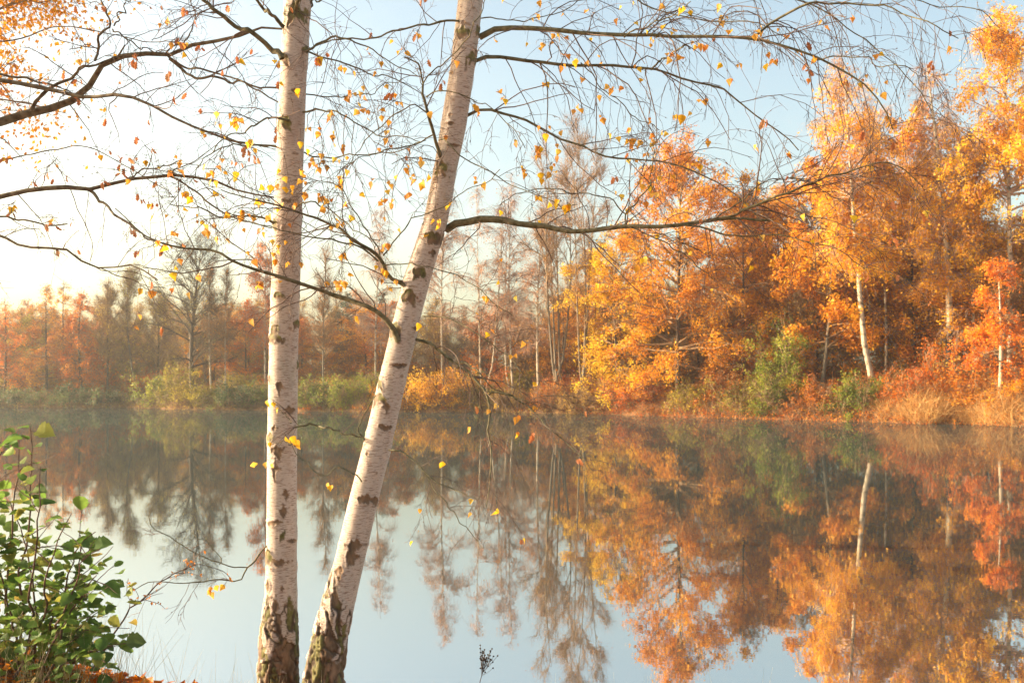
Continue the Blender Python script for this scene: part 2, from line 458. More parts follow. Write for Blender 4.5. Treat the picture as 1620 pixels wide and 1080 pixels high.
def make_tree(seed, H, R, kind='oak', cb=.3, limbs=40, subs=5, up=(5, 60), droop=.2, twigs=1500, twig_len=.6, hang=.3,
              leaves=6000, leaf=.12, spread=.15, patch=.35, trunk_r=.14, lean=(0, 0), stems=1, bark=None, twigm=None, leafm=None,
              twig_w=.022, tshift=0.0, bush=False, ldroop=.3, topbare=0.0, limbw=1.0):
    rng = np.random.default_rng(seed)
    if seed < 600: leaves, leaf, twigs = int(leaves * .8), leaf * 1.1, int(twigs * .82)
    if bush: subs = 4
    trunk, crown = MB(), MB()
    K = 12; stemP = []
    for s in range(stems):
        t = np.linspace(0, 1, K)
        dx = rng.normal() * .03 * H; dy = rng.normal() * .03 * H
        off = rng.normal(size=2) * (.25 if stems > 1 else 0); spr = (rng.normal(size=2) * .10 * H) if stems > 1 else (0, 0)
        X = off[0] + lean[0] * t * H + dx * np.sin(t * 3 + rng.random() * 2) * t + spr[0] * t ** .8
        Y = off[1] + lean[1] * t * H + dy * np.sin(t * 3) * t + spr[1] * t ** .8
        hh = H * (1 if s == 0 else rng.uniform(.75, 1))
        P = np.stack([X, Y, -.4 + t * (hh + .4)], -1)
        P[0, :2] = P[1, :2] = off
        stemP.append(P)
    S = np.stack(stemP)
    if not bush:
        tt = np.linspace(0, 1, K)
        V, Fq = tubes(S, trunk_r * (1 - tt * .93)[None] ** .9 * np.ones((stems, 1)) * (1 + .35 * np.exp(-tt * 30)), 8)
        trunk.add(V, Fq, .5, 0)
        # main limbs
        n = limbs
        t = cb + (1 - cb) * rng.random(n) ** .95 * .97
        si = rng.integers(0, stems, n)
        u = t * (K - 1); k = np.minimum(u.astype(int), K - 2); f = (u - k)[:, None]
        st = S[si, k] * (1 - f) + S[si, k + 1] * f
        ct = (t - cb) / (1 - cb)
        az = np.arange(n) * 2.4 + rng.normal(size=n) * .5
        el = np.radians(up[0] + (up[1] - up[0]) * ct + rng.normal(size=n) * 9)
        d = np.stack([np.cos(az) * np.cos(el), np.sin(az) * np.cos(el), np.sin(el)], -1)
        L = R * profile(kind, ct) * rng.uniform(.7, 1.12, n)
        if kind == 'vase': L = L * 1.3
        LP = grow(rng, st, d, np.maximum(L, .25), 6, .13, -droop * .25)
        r0 = limbw * np.minimum(.035 + .012 * L, trunk_r * .5) * (1.1 - ct * .7)
        V, Fq = tubes(LP, r0[:, None] * np.linspace(1, .3, 6)[None], 4)
        trunk.add(V, Fq, .5, 1)
    else:
        n = limbs
        az = rng.random(n) * 6.283; el = np.radians(rng.uniform(up[0], up[1], n))
        d = np.stack([np.cos(az) * np.cos(el), np.sin(az) * np.cos(el), np.sin(el)], -1)
        st = np.stack([rng.normal(size=n) * R * .35, rng.normal(size=n) * R * .35, np.full(n, -.15)], -1)
        # ellipse radius along the direction
        L = 1 / np.sqrt((np.cos(el) / (R * 1.05)) ** 2 + (np.sin(el) / (H * 1.02)) ** 2) * rng.uniform(.65, 1.0, n)
        LP = grow(rng, st, d, L, 6, .12, -droop * .25)
        V, Fq = tubes(LP, np.full(n, trunk_r)[:, None] * np.linspace(1, .35, 6)[None], 3)
        trunk.add(V, Fq, .5, 1)
    # sub branches
    n2 = limbs * subs
    wts = L / L.sum()
    p, dr, i2, t2 = sample(rng, LP, n2, .2, 1, wts)
    d2 = nrm(dr + rdir(rng, n2) * .75 + np.array([0, 0, .12]))
    L2 = L[i2] * rng.uniform(.22, .5, n2) * (1.1 - t2 * .5)
    SP = grow(rng, p, d2, np.maximum(L2, .15), 4, .18, -droop * .35)
    V, Fq = tubes(SP, limbw * (.016 + .006 * L2)[:, None] * np.linspace(1, .4, 4)[None] * (1 if not bush else .7), 3)
    trunk.add(V, Fq, .5, 1)
    # twigs
    p, dr, i3, t3 = sample(rng, SP, twigs, .1, 1)
    q, dq, _, _ = sample(rng, LP, max(1, twigs // 5), .35, 1, wts)
    p = np.vstack([p, q]); dr = np.vstack([dr, dq]); nT = len(p)
    TL = twig_len * rng.uniform(.5, 1.3, nT)
    dd = nrm(dr + rdir(rng, nT) * .8 + np.array([0, 0, .25 - hang]))
    V, fq, ft, mid, end = slivers(rng, p, dd, TL, twig_w, droop=hang * 1.6)
    crown.add(V, fq, .5, 1)
    crown.add(np.zeros((0, 3)), np.zeros((0, 3), int)) if False else None
    crown.T.append(ft + crown.n - len(V)); crown.at.append(np.full(len(ft), .5)); crown.mt.append(np.full(len(ft), 1))
    # leaves
    if leaves:
        i = rng.integers(0, nT, int(leaves * 1.9))
        u = rng.random(len(i))[:, None]
        base = np.where(u < .5, p[i] * (1 - 2 * u) + mid[i] * 2 * u, mid[i] * (2 - 2 * u) + end[i] * (2 * u - 1))
        base = base + rng.normal(size=base.shape) * spread
        dens = fbm(base * (1.3 / max(1.0, R * .5)) + seed * 3.1, seed, 2)
        fine = fbm(base * 1.6, seed + 50, 2)
        sc = dens * .6 + fine * .4
        if topbare > 0: sc = sc - topbare * sm(.45, 1, base[:, 2] / H)
        lim = np.quantile(sc, patch * .9)
        keep = (sc > lim) | (rng.random(len(sc)) < .08)
        if topbare > 0: keep &= rng.random(len(sc)) > topbare * sm(.5, 1.0, base[:, 2] / H)
        B = base[keep][:leaves]
        if len(B):
            V, Fq = leaf_quads(rng, B, leaf, ldroop)
            tint = fbm(B * .7 + 11, seed + 9, 2) * 1.7 - .35 + rng.normal(size=len(B)) * .16 + tshift
            crown.add(V, Fq, np.clip(tint, 0, 1), 0)
    return trunk, crown, (bark or DARKBARK), (twigm or TWIG), (leafm or ORANGE)

def plant(name, x, D, label, cat, seed, H, group=None, sub='trunk', **kw):
    """one tree or bush thing standing at photo column x, D metres away"""
    X = (x - CX) / F * D
    root = empty(name, (X, D, float(land(X, D))))
    tr, cr, bk, tw, lf = make_tree(seed, H, **kw)
    tr.build(sub, [bk, bk if not kw.get('bush') else tw] if kw.get('one_bark') else [bk, tw if not kw.get('limbbark') else bk], root)
    c = cr.build('crown' if not kw.get('bush') else 'foliage', [lf, tw], root, smooth=False)
    c["kind"] = "stuff"
    tag(root, label, cat, group)
    return root

def Htop(x, D, ytop):
    X = (x - CX) / F * D
    return CAMZ + (HY - ytop) / F * D - float(land(X, D))

def T(x, D, ytop, label, seed, cat='tree', name='tree', group=None, **kw):
    D = max(D, ray_depth(x, 4.0))
    return plant(name, x, D, label, cat, seed, Htop(x, D, ytop), group, **kw)

birchkw = dict(kind='birch', cb=.36, limbs=60, subs=7, up=(25, 68), droop=.55, twigs=3600, twig_len=1.2, hang=1.1, leaves=13000,
               leaf=.12, spread=.10, patch=.42, bark=WHITEBARK, twigm=TWIGPALE, leafm=GOLD, twig_w=.016, ldroop=.9)
def B(**k): d = dict(birchkw); d.update(k); return d
# the right bank
T(1378, 63, 95, 'tall slender birch with white trunk and pointed golden crown, right of the green bush', 101, name='birch_tree',
  **B(R=4.0, lean=(-.095, 0), trunk_r=.2, topbare=.2, leaves=31000, leaf=.145, twigs=5000, limbs=90, subs=6))
T(1402, 66, 170, 'thin straight birch with very slim pale trunk beside the pointed golden birch', 102, name='birch_tree',
  **B(R=2.8, trunk_r=.1, cb=.35, leaf=.18, leaves=9000, topbare=.3))
T(1503, 62, 105, 'birch with blackened lower trunk and sparse pinkish top, left of the red-orange tree', 103, name='birch_tree',
  **B(R=2.8, lean=(-.04, 0), bark=BLACKFOOT, trunk_r=.27, cb=.34, leaves=9500, leaf=.17, topbare=.5, twigs=5200, limbs=90, subs=5))
T(1598, 60, 15, 'tallest golden birch at the right edge of the picture', 104, name='birch_tree',
  **B(R=5.0, lean=(-.01, 0), trunk_r=.2, leaves=38000, leaf=.15, twigs=5200, patch=.5, topbare=.1, tshift=.1, limbs=100, subs=6))
T(1460, 72, 165, 'broad amber birch standing behind the birch with the blackened trunk', 105, name='birch_tree',
  **B(R=4.6, trunk_r=.16, leaves=26000, leaf=.155, leafm=AMBER, topbare=.1, limbs=80))
T(1582, 55, 425, 'small red-orange maple above the dry grass at right', 106, name='maple_tree', kind='oak', R=1.75, cb=.3, limbs=34, subs=7,
  up=(0, 45), droop=.3, twigs=2500, twig_len=.6, hang=.2, leaves=14000, leaf=.12, spread=.12, patch=.5, trunk_r=.16, bark=WHITEBARK, twigm=TWIG, leafm=REDOR)
T(1690, 57, 330, 'orange maple cut off by the right edge of the picture', 107, name='maple_tree', kind='oak', R=2.3, cb=.2, limbs=34, subs=7,
  up=(0, 50), droop=.3, twigs=2500, leaves=11000, leaf=.12, spread=.14, patch=.45, trunk_r=.16, leafm=ORANGE)
T(1300, 66, 285, 'round golden brown tree with reddish trunk behind the tall green bush', 108, name='tree', kind='oak', R=3.8, cb=.2, limbs=46, subs=6,
  up=(10, 60), twigs=3000, leaves=18000, leaf=.19, spread=.16, patch=.4, trunk_r=.15, bark=GREYBARK, leafm=AMBER)
T(1235, 74, 330, 'low amber tree filling the gap right of the orange oak', 109, name='tree', kind='oak', R=3.2, cb=.2, limbs=40, subs=6,
  up=(10, 60), twigs=2600, leaves=12000, leaf=.19, spread=.18, patch=.4, trunk_r=.15, leafm=AMBER)
T(1175, 72, 300, 'thinly leaved rust brown tree touching the right side of the orange oak', 110, name='tree', kind='oak', R=3.4, cb=.3, limbs=44, subs=7,
  up=(20, 65), twigs=4200, twig_len=.8, leaves=12000, leaf=.17, spread=.16, patch=.5, trunk_r=.14, leafm=AMBER)
# centre
T(1073, 70, 238, 'large orange oak with dark trunk and layered crown in the middle of the far bank', 111, name='oak_tree', kind='oak', R=5.6, cb=.14, limbs=90, subs=8,
  up=(2, 66), droop=.25, twigs=5000, twig_len=.7, hang=.25, leaves=42000, leaf=.15, spread=.2, patch=.42, trunk_r=.2, leafm=AMBER, tshift=-.05)
T(978, 68.5, 372, 'bright yellow oak spreading low on the left of the orange oak', 112, name='oak_tree', kind='oak', R=4.3, cb=.12, limbs=70, subs=7,
  up=(0, 60), droop=.3, twigs=4200, twig_len=.6, hang=.3, leaves=30000, leaf=.145, spread=.13, patch=.5, trunk_r=.14, leafm=YELLOW)
bare = dict(kind='vase', cb=.28, limbs=60, subs=8, up=(45, 72), droop=-.1, twigs=7000, twig_len=1.1, hang=0.05, leaves=700, leaf=.11, spread=.1,
            patch=.3, leafm=RUST, twigm=TWIG, twig_w=.014)
def A(**k): d = dict(bare); d.update(k); return d
T(878, 72, 258, 'bare alder with several slim stems, left of the yellow oak', 113, name='alder_tree', **A(R=3.0, trunk_r=.12, stems=4, bark=GREYBARK))
T(852, 70, 330, 'slender white birch without leaves standing among the bare alders', 114, name='birch_tree', **A(R=2.0, kind='birch', trunk_r=.13, bark=WHITEBARK, twigs=3500, droop=.4, hang=.7, twigm=TWIGPALE, leaves=900))
T(925, 73, 225, 'tallest bare alder with thin upright twigs close to the yellow oak', 115, name='alder_tree', **A(R=2.6, trunk_r=.1, stems=3, bark=GREYBARK, twigs=6000))
T(806, 80, 275, 'pale bare birch with drooping reddish twigs left of the alders', 116, name='birch_tree', **A(R=3.1, kind='birch', trunk_r=.1, bark=WHITEBARK, twigm=TWIGPALE, droop=.5, hang=.9, twigs=4600, leaves=1500, stems=2, leafm=RUST))
T(768, 82, 300, 'pair of very thin pale stems rising right of the leaning birch', 117, name='birch_tree', **A(R=2.4, kind='birch', trunk_r=.085, bark=WHITEBARK, twigm=TWIGPALE, droop=.5, hang=.9, twigs=3200, leaves=700, stems=2))
T(700, 84, 285, 'leafless birch with pinkish hanging twigs just right of the leaning birch', 118, name='birch_tree', **A(R=3.0, kind='birch', trunk_r=.1, bark=WHITEBARK, twigm=TWIGPALE, droop=.6, hang=1., twigs=4200, leaves=600))
T(595, 86, 330, 'leafless birch with pale twigs between the two near birches', 119, name='birch_tree', **A(R=2.6, kind='birch', trunk_r=.1, bark=WHITEBARK, twigm=TWIGPALE, droop=.6, hang=1., twigs=3600, leaves=400))
T(512, 84, 395, 'slim bare tree right of the upright near birch, above the green shrubs', 120, name='tree', **A(R=2.0, kind='birch', trunk_r=.09, bark=GREYBARK, twigs=3000, leaves=600))
# left
T(420, 92, 385, 'slim orange birch half hidden behind the upright near birch', 121, name='birch_tree', **B(R=2.6, leafm=ORANGE, leaves=9000, trunk_r=.12, twigs=3000))
T(305, 91, 392, 'dark bare tree with wide spreading limbs on the left of the far bank', 122, name='tree', **A(R=4.6, kind='oak', cb=.2, trunk_r=.27, limbs=60, up=(25, 68), droop=.1, bark=DARKBARK, twigm=DARKBARK, twigs=9000, leaves=2600, leafm=OLIVE, hang=.3))
T(334, 89, 418, 'thin pale birch stem just right of the dark bare tree', 123, name='birch_tree', **A(R=1.8, kind='birch', trunk_r=.1, bark=WHITEBARK, twigs=2500, leaves=800))
T(357, 90, 430, 'thinnest birch between dark bare tree and upright near birch', 124, name='birch_tree', **A(R=1.6, kind='birch', trunk_r=.07, bark=WHITEBARK, twigs=2200, leaves=600))
T(213, 96, 425, 'tall thin tree with yellow green leaves left of the dark bare tree', 125, name='tree', **A(R=2.6, kind='birch', trunk_r=.12, bark=GREYBARK, twigs=4000, leaves=3200, leafm=OLIVE))
T(170, 98, 455, 'brown thinly leaved tree right of the orange larches', 126, name='tree', **A(R=3.0, kind='birch', trunk_r=.13, bark=DARKBARK, twigs=4000, leaves=4200, leafm=BROWN))
T(130, 99, 458, 'pointed orange larch with the reddest crown on the left far bank', 127, name='larch_tree', kind='cone', R=3.0, cb=.1, limbs=80, subs=6, up=(0, 35), twigs=3500, leaves=11000, leaf=.13, spread=.14, patch=.35, trunk_r=.15, leafm=ORANGE)
T(74, 100, 452, 'pointed brown orange larch near the left edge of the far bank', 128, name='larch_tree', kind='cone', R=3.2, cb=.12, limbs=80, subs=6, up=(0, 35), twigs=3500, leaves=9500, leaf=.13, spread=.14, patch=.35, trunk_r=.15, leafm=RUST, tshift=.15)
T(102, 106, 442, 'narrow amber larch between and behind two larger larches', 129, name='larch_tree', kind='cone', R=2.4, cb=.12, limbs=70, subs=6, up=(0, 35), twigs=3000, leaves=8000, leaf=.13, spread=.14, patch=.35, trunk_r=.13, leafm=AMBER)
T(8, 99, 470, 'orange larch at the left edge of the far bank', 130, name='larch_tree', kind='cone', R=3.0, cb=.1, limbs=70, subs=6, up=(0, 35), twigs=3000, leaves=8000, leaf=.13, spread=.14, patch=.35, trunk_r=.15, leafm=ORANGE)
T(250, 99, 470, 'small yellow brown tree left of the dark bare tree', 131, name='tree', **A(R=3.0, kind='oak', cb=.15, trunk_r=.13, twigs=4000, leaves=6000, leafm=BROWN, hang=.3))
T(548, 112, 462, 'dark green spruce behind the gap between the two near birches', 132, name='spruce_tree', kind='cone', R=3.4, cb=.05, limbs=110, subs=6, up=(-15, 20), twigs=4000, leaves=11000, leaf=.16, spread=.12, patch=.1, trunk_r=.16, leafm=SPRUCE)
T(600, 116, 455, 'taller dark green spruce left of the leaning birch trunk', 133, name='spruce_tree', kind='cone', R=3.4, cb=.05, limbs=110, subs=6, up=(-15, 20), twigs=4000, leaves=11000, leaf=.16, spread=.12, patch=.1, trunk_r=.16, leafm=SPRUCE)

# the wood behind: a few kinds, copied
protos = []
def proto(seed, nm, label, H, **kw):
    tr, cr, bk, tw, lf = make_tree(seed, H, **kw)
    root = empty(nm, (0, 0, 0))
    tr.build('trunk', [bk, tw], root); c = cr.build('crown', [lf, tw], root, smooth=False); c["kind"] = "stuff"
    tag(root, label, 'tree', 'trees of the wood behind the far bank'); root["_k"] = label.split(' tree in')[0]
    protos.append((root, H, [False])); return root
wl = ' tree in the wood behind the trees of the far bank'
proto(201, 'tree', 'brown thin twigged' + wl, 13, **A(R=3.4, kind='oak', cb=.15, trunk_r=.12, twigs=5000, leaves=4500, leafm=BROWN, leaf=.15))
proto(202, 'tree', 'leafless grey brown' + wl, 13, **A(R=2.6, kind='birch', cb=.25, trunk_r=.1, twigs=5500, leaves=900, leafm=BROWN, stems=2, bark=GREYBARK))
proto(203, 'tree', 'rust leaved' + wl, 12, kind='oak', R=3.4, cb=.12, limbs=40, subs=7, up=(10, 60), twigs=3500, leaves=9000, leaf=.15, spread=.2, patch=.35, leafm=RUST)
proto(204, 'tree', 'orange leaved' + wl, 12, kind='oak', R=3.2, cb=.12, limbs=40, subs=7, up=(10, 60), twigs=3000, leaves=9000, leaf=.15, spread=.2, patch=.35, leafm=ORANGE)
proto(205, 'birch_tree', 'golden birch' + wl, 16, **B(R=4.0, trunk_r=.12, leaves=14000, leaf=.16))
proto(206, 'tree', 'olive leaved' + wl, 11, kind='oak', R=3.4, cb=.08, limbs=40, subs=7, up=(10, 60), twigs=3000, leaves=9000, leaf=.15, spread=.2, patch=.35, leafm=OLIVE)
proto(207, 'tree', 'amber leaved' + wl, 16, kind='oak', R=4.0, cb=.25, limbs=60, subs=6, up=(10, 65), twigs=3500, leaves=13000, leaf=.17, spread=.2, patch=.35, leafm=AMBER, trunk_r=.14)
rw = np.random.default_rng(77)
ZONES = [(60, 'the larch at the left edge'), (160, 'the pointed larches'), (270, 'the yellow green willow'), (400, 'the dark bare tree'), (480, 'the upright near birch'), (640, 'the gap between the near birches'),
         (800, 'the pale leafless birches'), (945, 'the bare alders'), (1030, 'the yellow oak'), (1200, 'the orange oak'), (1300, 'the tall green bush'), (1430, 'the slender golden birches'), (1530, 'the blackened birch'), (9999, 'the red-orange maple')]
def zone(x): return [z for lim, z in ZONES if x < lim][0]
def wood(x0, x1, n, d0, d1, ylo, yhi, kinds, probs):
    for i in range(n):
        x = x0 + (x1 - x0) * (i + rw.random()) / n
        k = rw.choice(kinds, p=probs)
        root, H0, used = protos[k]
        D0 = rw.uniform(d0, d1)
        D = ray_depth(x, D0); X = (x - CX) / F * D
        o = root if not used[0] else copy_tree(root)
        used[0] = True
        H = Htop(x, D, rw.uniform(ylo, yhi))
        o.location = (X, D, float(land(X, D)) - .1)
        o['label'] = root['_k'] + (' tree of the wood close behind ' if D0 < 21 else ' tree deep in the wood behind ') + zone(x)
        s = H / H0; w_ = s * rw.uniform(.9, 1.25) if s > .8 else rw.uniform(.8, 1.05)
        o.scale = (w_, w_, s); o.rotation_euler = (0, 0, rw.uniform(0, 6.28))
wood(-40, 480, 24, 9, 20, 482, 525, [0, 1, 2, 3, 5, 6], [.28, .18, .06, .18, .15, .15])
wood(-40, 480, 16, 24, 45, 475, 508, [0, 2, 3, 1, 6], [.33, .1, .17, .25, .15])
wood(-60, 480, 18, 50, 90, 478, 505, [0, 2], [.6, .4])
wood(470, 900, 13, 10, 20, 480, 530, [0, 1, 2, 3, 6], [.34, .32, .1, .1, .14])
wood(470, 900, 14, 24, 45, 462, 492, [0, 1, 2, 6], [.4, .38, .12, .1])
wood(880, 1200, 11, 9, 18, 420, 490, [0, 2, 6, 1], [.3, .15, .4, .15])
wood(880, 1200, 10, 22, 40, 400, 460, [0, 6, 1], [.4, .3, .3])
wood(1180, 1700, 17, 11, 20, 300, 430, [6, 4, 0, 1], [.46, .40, .06, .08])
wood(1180, 1700, 15, 18, 40, 290, 400, [0, 6, 4, 1], [.12, .42, .34, .12])

# ------------------------------------------------------------------ bushes of the far bank
def bush(x, off, ytop, W, label, seed, lf, leaves=5000, leaf=.11, name='bush', **kw):
    """x photo column, off metres behind the water line, W half width in pixels"""
    D = ray_depth(x, off)
    H = max(.6, Htop(x, D, ytop)); R = W / F * D
    k = dict(R=R, bush=True, limbs=46, subs=6, up=(15, 88), droop=.15, twigs=1800, twig_len=.45, hang=.15, leaves=int(leaves * .8), leaf=leaf * 1.1,
             spread=.12, patch=.3, trunk_r=.02, leafm=lf, twigm=TWIG, twig_w=.014)
    k.update(kw)
    return plant(name, x, D, label, 'bush', seed, H, None, 'stems', **k)
bush(20, .9, 615, 75, 'dark green bush at the left edge of the far shore', 301, DKGREEN, 6000, .14)
bush(110, 1.0, 610, 60, 'dark green rounded bush below the orange larches', 302, DKGREEN, 6000, .14)
bush(175, 1.0, 620, 40, 'low dark bush left of the yellow green willow', 303, DKGREEN, 4000, .14)
bush(242, .8, 585, 36, 'yellow green willow bush leaning over the water, left of the dark bare tree', 304, GREEN, 6000, .13, name='willow_bush')
bush(287, 1.4, 575, 36, 'olive willow bush around the foot of the dark bare tree', 305, OLIVE, 5200, .13, name='willow_bush')
bush(335, 1.2, 608, 34, 'brown green bush between dark bare tree and upright near birch', 306, OLIVE, 5000, .12, tshift=-.2)
bush(380, .8, 600, 38, 'dark green bush beside the upright near birch', 307, DKGREEN, 6000, .13)
bush(420, 1.2, 600, 30, 'green bush hidden behind the upright near birch', 308, GREEN, 4000, .12, tshift=-.25)
bush(492, .9, 592, 30, 'yellow green bush on the right side of the upright near birch', 309, GREEN, 6000, .12)
bush(545, .9, 596, 32, 'bright green bush midway between the near birches', 310, GREEN, 6000, .12, tshift=.1)
bush(590, 2.5, 572, 22, 'small bright green bush just left of the leaning birch', 311, GREEN, 4200, .11, tshift=.15)
bush(618, 1.2, 600, 28, 'amber brown bush behind the leaning birch', 312, AMBER, 3600, .11, tshift=-.25)
bush(668, .9, 575, 36, 'bright amber bush right of the leaning birch', 313, GOLD, 7500, .12, tshift=.1)
bush(712, 1.2, 570, 32, 'yellow and green mixed bush right of the bright amber bush', 314, GOLD, 5000, .11, tshift=-.1)
bush(745, .8, 598, 30, 'dark olive bush touching the water below yellow bushes', 315, OLIVE, 4500, .11, tshift=-.25)
bush(765, 2.5, 575, 28, 'orange bush behind the dark fallen shrub', 316, ORANGE, 3600, .11)
bush(800, .7, 612, 40, 'low dark shrub overhanging the water in the middle of the far shore', 317, BROWN, 3000, .11, tshift=-.35)
bush(870, .9, 592, 34, 'reddish brown bush left of the bramble mound', 318, RUST, 5000, .10, twigs=3500)
bush(935, .8, 592, 46, 'domed olive brown bramble mound at the water edge', 319, BROWN, 4200, .09, twigs=7000, droop=.9, up=(35, 85), tshift=.1)
bush(1005, 2.2, 590, 42, 'orange brown brush below the yellow oak', 320, ORANGE, 5200, .11, tshift=-.1)
bush(1092, 1.2, 602, 34, 'olive yellow bush on the shore below the orange oak', 321, OLIVE, 5200, .11)
bush(1140, 2.5, 570, 34, 'reddish brown bush right of the orange oak trunk', 322, RUST, 5000, .11)
bush(1175, 1.2, 592, 34, 'brown and olive shrub left of the tall green bush', 323, OLIVE, 4200, .10, tshift=-.1)
bush(1240, 3.4, 500, 34, 'tall bright green bush on the right part of the far bank', 324, GREEN, 13000, .12, up=(40, 90))
bush(1215, 1.0, 590, 26, 'small leafy green shrub at the foot of the tall green bush', 325, GREEN, 3600, .11, tshift=-.1)
bush(1290, 1.6, 590, 34, 'rust brown shrub between the two green bushes', 326, RUST, 5000, .11)
bush(1352, 1.0, 585, 42, 'low wide green bush under the white birch trunks', 327, GREEN, 9000, .11, tshift=-.15)
bush(1440, 2.8, 575, 40, 'red brown brush left of the blackened birch trunk', 328, REDOR, 5200, .10, twigs=3000, tshift=-.2)
bush(1480, 5.0, 530, 36, 'dark red bush behind the blackened birch trunk', 329, REDOR, 5200, .12, tshift=-.1)
bush(1535, 4.0, 590, 40, 'amber brush between blackened trunk and red-orange maple', 330, AMBER, 5200, .11, tshift=-.2)
bush(1610, 3.0, 600, 42, 'pale amber brush under the red-orange maple', 331, AMBER, 4500, .11, tshift=-.1)
bush(1175, .5, 645, 16, 'tiny fresh green plant at the very water edge', 332, GREEN, 900, .10, limbs=14, twigs=300)

bprotos = []
for i_, (lf_, ts_, nm_) in enumerate([(BROWN, 0, 'brown'), (RUST, 0, 'rust red'), (OLIVE, -.1, 'olive'), (ORANGE, -.1, 'orange')]):
    tr, cr, bk, tw, lf = make_tree(350 + i_, 2.6, R=2.3, bush=True, limbs=46, subs=6, up=(20, 88), droop=.15, twigs=2200, twig_len=.6, hang=.1, leaves=3800, leaf=.15,
                                   spread=.16, patch=.3, trunk_r=.022, leafm=lf_, twigm=TWIG, twig_w=.016, tshift=ts_)
    root = empty('bush', (0, 0, 0)); tr.build('stems', [bk, tw], root); c = cr.build('foliage', [lf, tw], root, smooth=False); c['kind'] = 'stuff'
    tag(root, nm_ + ' brush growing under the trees behind the far shore', 'bush', 'brush under the trees of the far bank'); root['_k'] = nm_; bprotos.append([root, False])
def brush(x0, x1, n, d0, d1, h0, h1, probs):
    for i in range(n):
        x = x0 + (x1 - x0) * (i + rw.random()) / n; D = ray_depth(x, rw.uniform(d0, d1)); X = (x - CX) / F * D
        b = bprotos[rw.choice(4, p=probs)]; o = b[0] if not b[1] else copy_tree(b[0]); b[1] = True
        o['label'] = b[0]['_k'] + (' brush growing close behind ' if d1 < 11 else ' brush growing deep behind ') + zone(x)
        o.location = (X, D, float(land(X, D)) - .1); hs = rw.uniform(h0, h1) / 2.6; w_ = rw.uniform(.8, 1.25)
        o.scale = (w_, w_, hs); o.rotation_euler = (0, 0, rw.uniform(0, 6.28))
brush(1150, 1700, 15, 5, 8, 1.3, 2.2, [.3, .35, .15, .2])
brush(1150, 1700, 15, 10, 18, 2.2, 3.6, [.45, .3, .15, .1])
brush(860, 1150, 8, 5, 9, 1.2, 2.0, [.3, .3, .1, .3])
brush(860, 1150, 8, 11, 20, 2.2, 3.6, [.5, .3, .2, 0])
brush(440, 860, 13, 5, 10, 1.3, 2.4, [.4, .2, .2, .2])
brush(440, 860, 12, 12, 22, 2.4, 3.6, [.5, .25, .25, 0])
brush(-40, 440, 13, 5, 10, 1.4, 2.6, [.35, .15, .4, .1])
brush(-40, 440, 12, 12, 22, 2.4, 4, [.5, .2, .3, 0])

# ------------------------------------------------------------------ undergrowth on the far bank (nobody could count it)
def band(name, mat, seed, n, x0, x1, d0, d1, h, wdt, leafy=0, leaf=.09, zoff=0, lean=.35, tshift=0):
    r = np.random.default_rng(seed); mb = MB()
    xs = r.uniform(x0, x1, n); D = np.full(n, 70.0)
    dd = d0 + (d1 - d0) * r.random(n) ** 1.3
    D = np.interp(xs, _XC, _SH) + dd
    X = (xs - CX) / F * D
    cl = fbm(np.stack([X * .8, D * .8, X * 0], -1), seed, 2)
    keep = cl > .33; X, D, dd, cl = X[keep], D[keep], dd[keep], cl[keep]
    Z = land(X, D) - .03 + zoff; n = len(X); P = np.stack([X, D, Z], -1)
    d = nrm(np.stack([r.normal(size=n) * lean, r.normal(size=n) * lean, np.ones(n)], -1))
    hh = h * r.uniform(.35, 1.2, n) * (.5 + cl)
    V, fq, ft, mid, end = slivers(r, P, d, hh, wdt, droop=.55, wob=.4)
    t = np.clip(fbm(P * .6, seed + 3, 2) * 1.6 - .3 + r.normal(size=n) * .2 + tshift, 0, 1)
    mb.add(V, fq, t, 0); mb.T.append(ft + mb.n - len(V)); mb.at.append(t); mb.mt.append(np.zeros(n, int))
    if leafy:
        i = r.integers(0, n, leafy); u = r.random(leafy)[:, None]
        Bp = P[i] * (1 - u) + end[i] * u + r.normal(size=(leafy, 3)) * .08
        V, Fq = leaf_quads(r, Bp, leaf, .2)
        mb.add(V, Fq, np.clip(t[i] + r.normal(size=leafy) * .2, 0, 1), 1 if isinstance(mat, list) else 0)
    o = mb.build(name, mat if isinstance(mat, list) else [mat], smooth=False)
    return o
tag(band('dry_grass', STRAW, 41, 30000, 1395, 1720, -.2, 7, 1.7, .022, lean=.6), 'tall dry straw coloured grass on the bank at far right', 'grass', kind='stuff')
tag(band('undergrowth', [TWIG, RUST], 42, 24000, 940, 1720, -.1, 9, 1.2, .016, 32000, lean=.6), 'rust brown undergrowth along the right half of the far bank', 'undergrowth', kind='stuff')
tag(band('undergrowth', [TWIG, BROWN], 43, 12000, 440, 1000, .3, 9, 1.0, .016, 16000), 'brown undergrowth along the middle of the far bank', 'undergrowth', kind='stuff')
tag(band('undergrowth', [TWIG, OLIVE], 44, 9000, -60, 470, .3, 8, 1.1, .02, 11000, .11, tshift=-.2), 'dark olive undergrowth on the left part of the far bank', 'undergrowth', kind='stuff')
tag(band('shore_brush', [TWIG, ORANGE], 46, 16000, 930, 1700, -.7, 2.4, .8, .02, 17000, .11, lean=1.2), 'tangled rust orange brush hanging over the water edge on the right half of the far bank', 'brush', kind='stuff')
tag(band('shore_brush', [TWIG, BROWN], 47, 9000, -60, 950, -.35, 1.3, .6, .02, 7000, .12, lean=1.1), 'tangled brown brush along the water edge on the left half of the far bank', 'brush', kind='stuff')
tag(band('fallen_leaves', [TWIG, ORANGE], 45, 2500, 460, 1700, .0, 7, .12, .01, 16000, .14), 'orange fallen leaves covering the far bank', 'fallen leaves', kind='stuff')

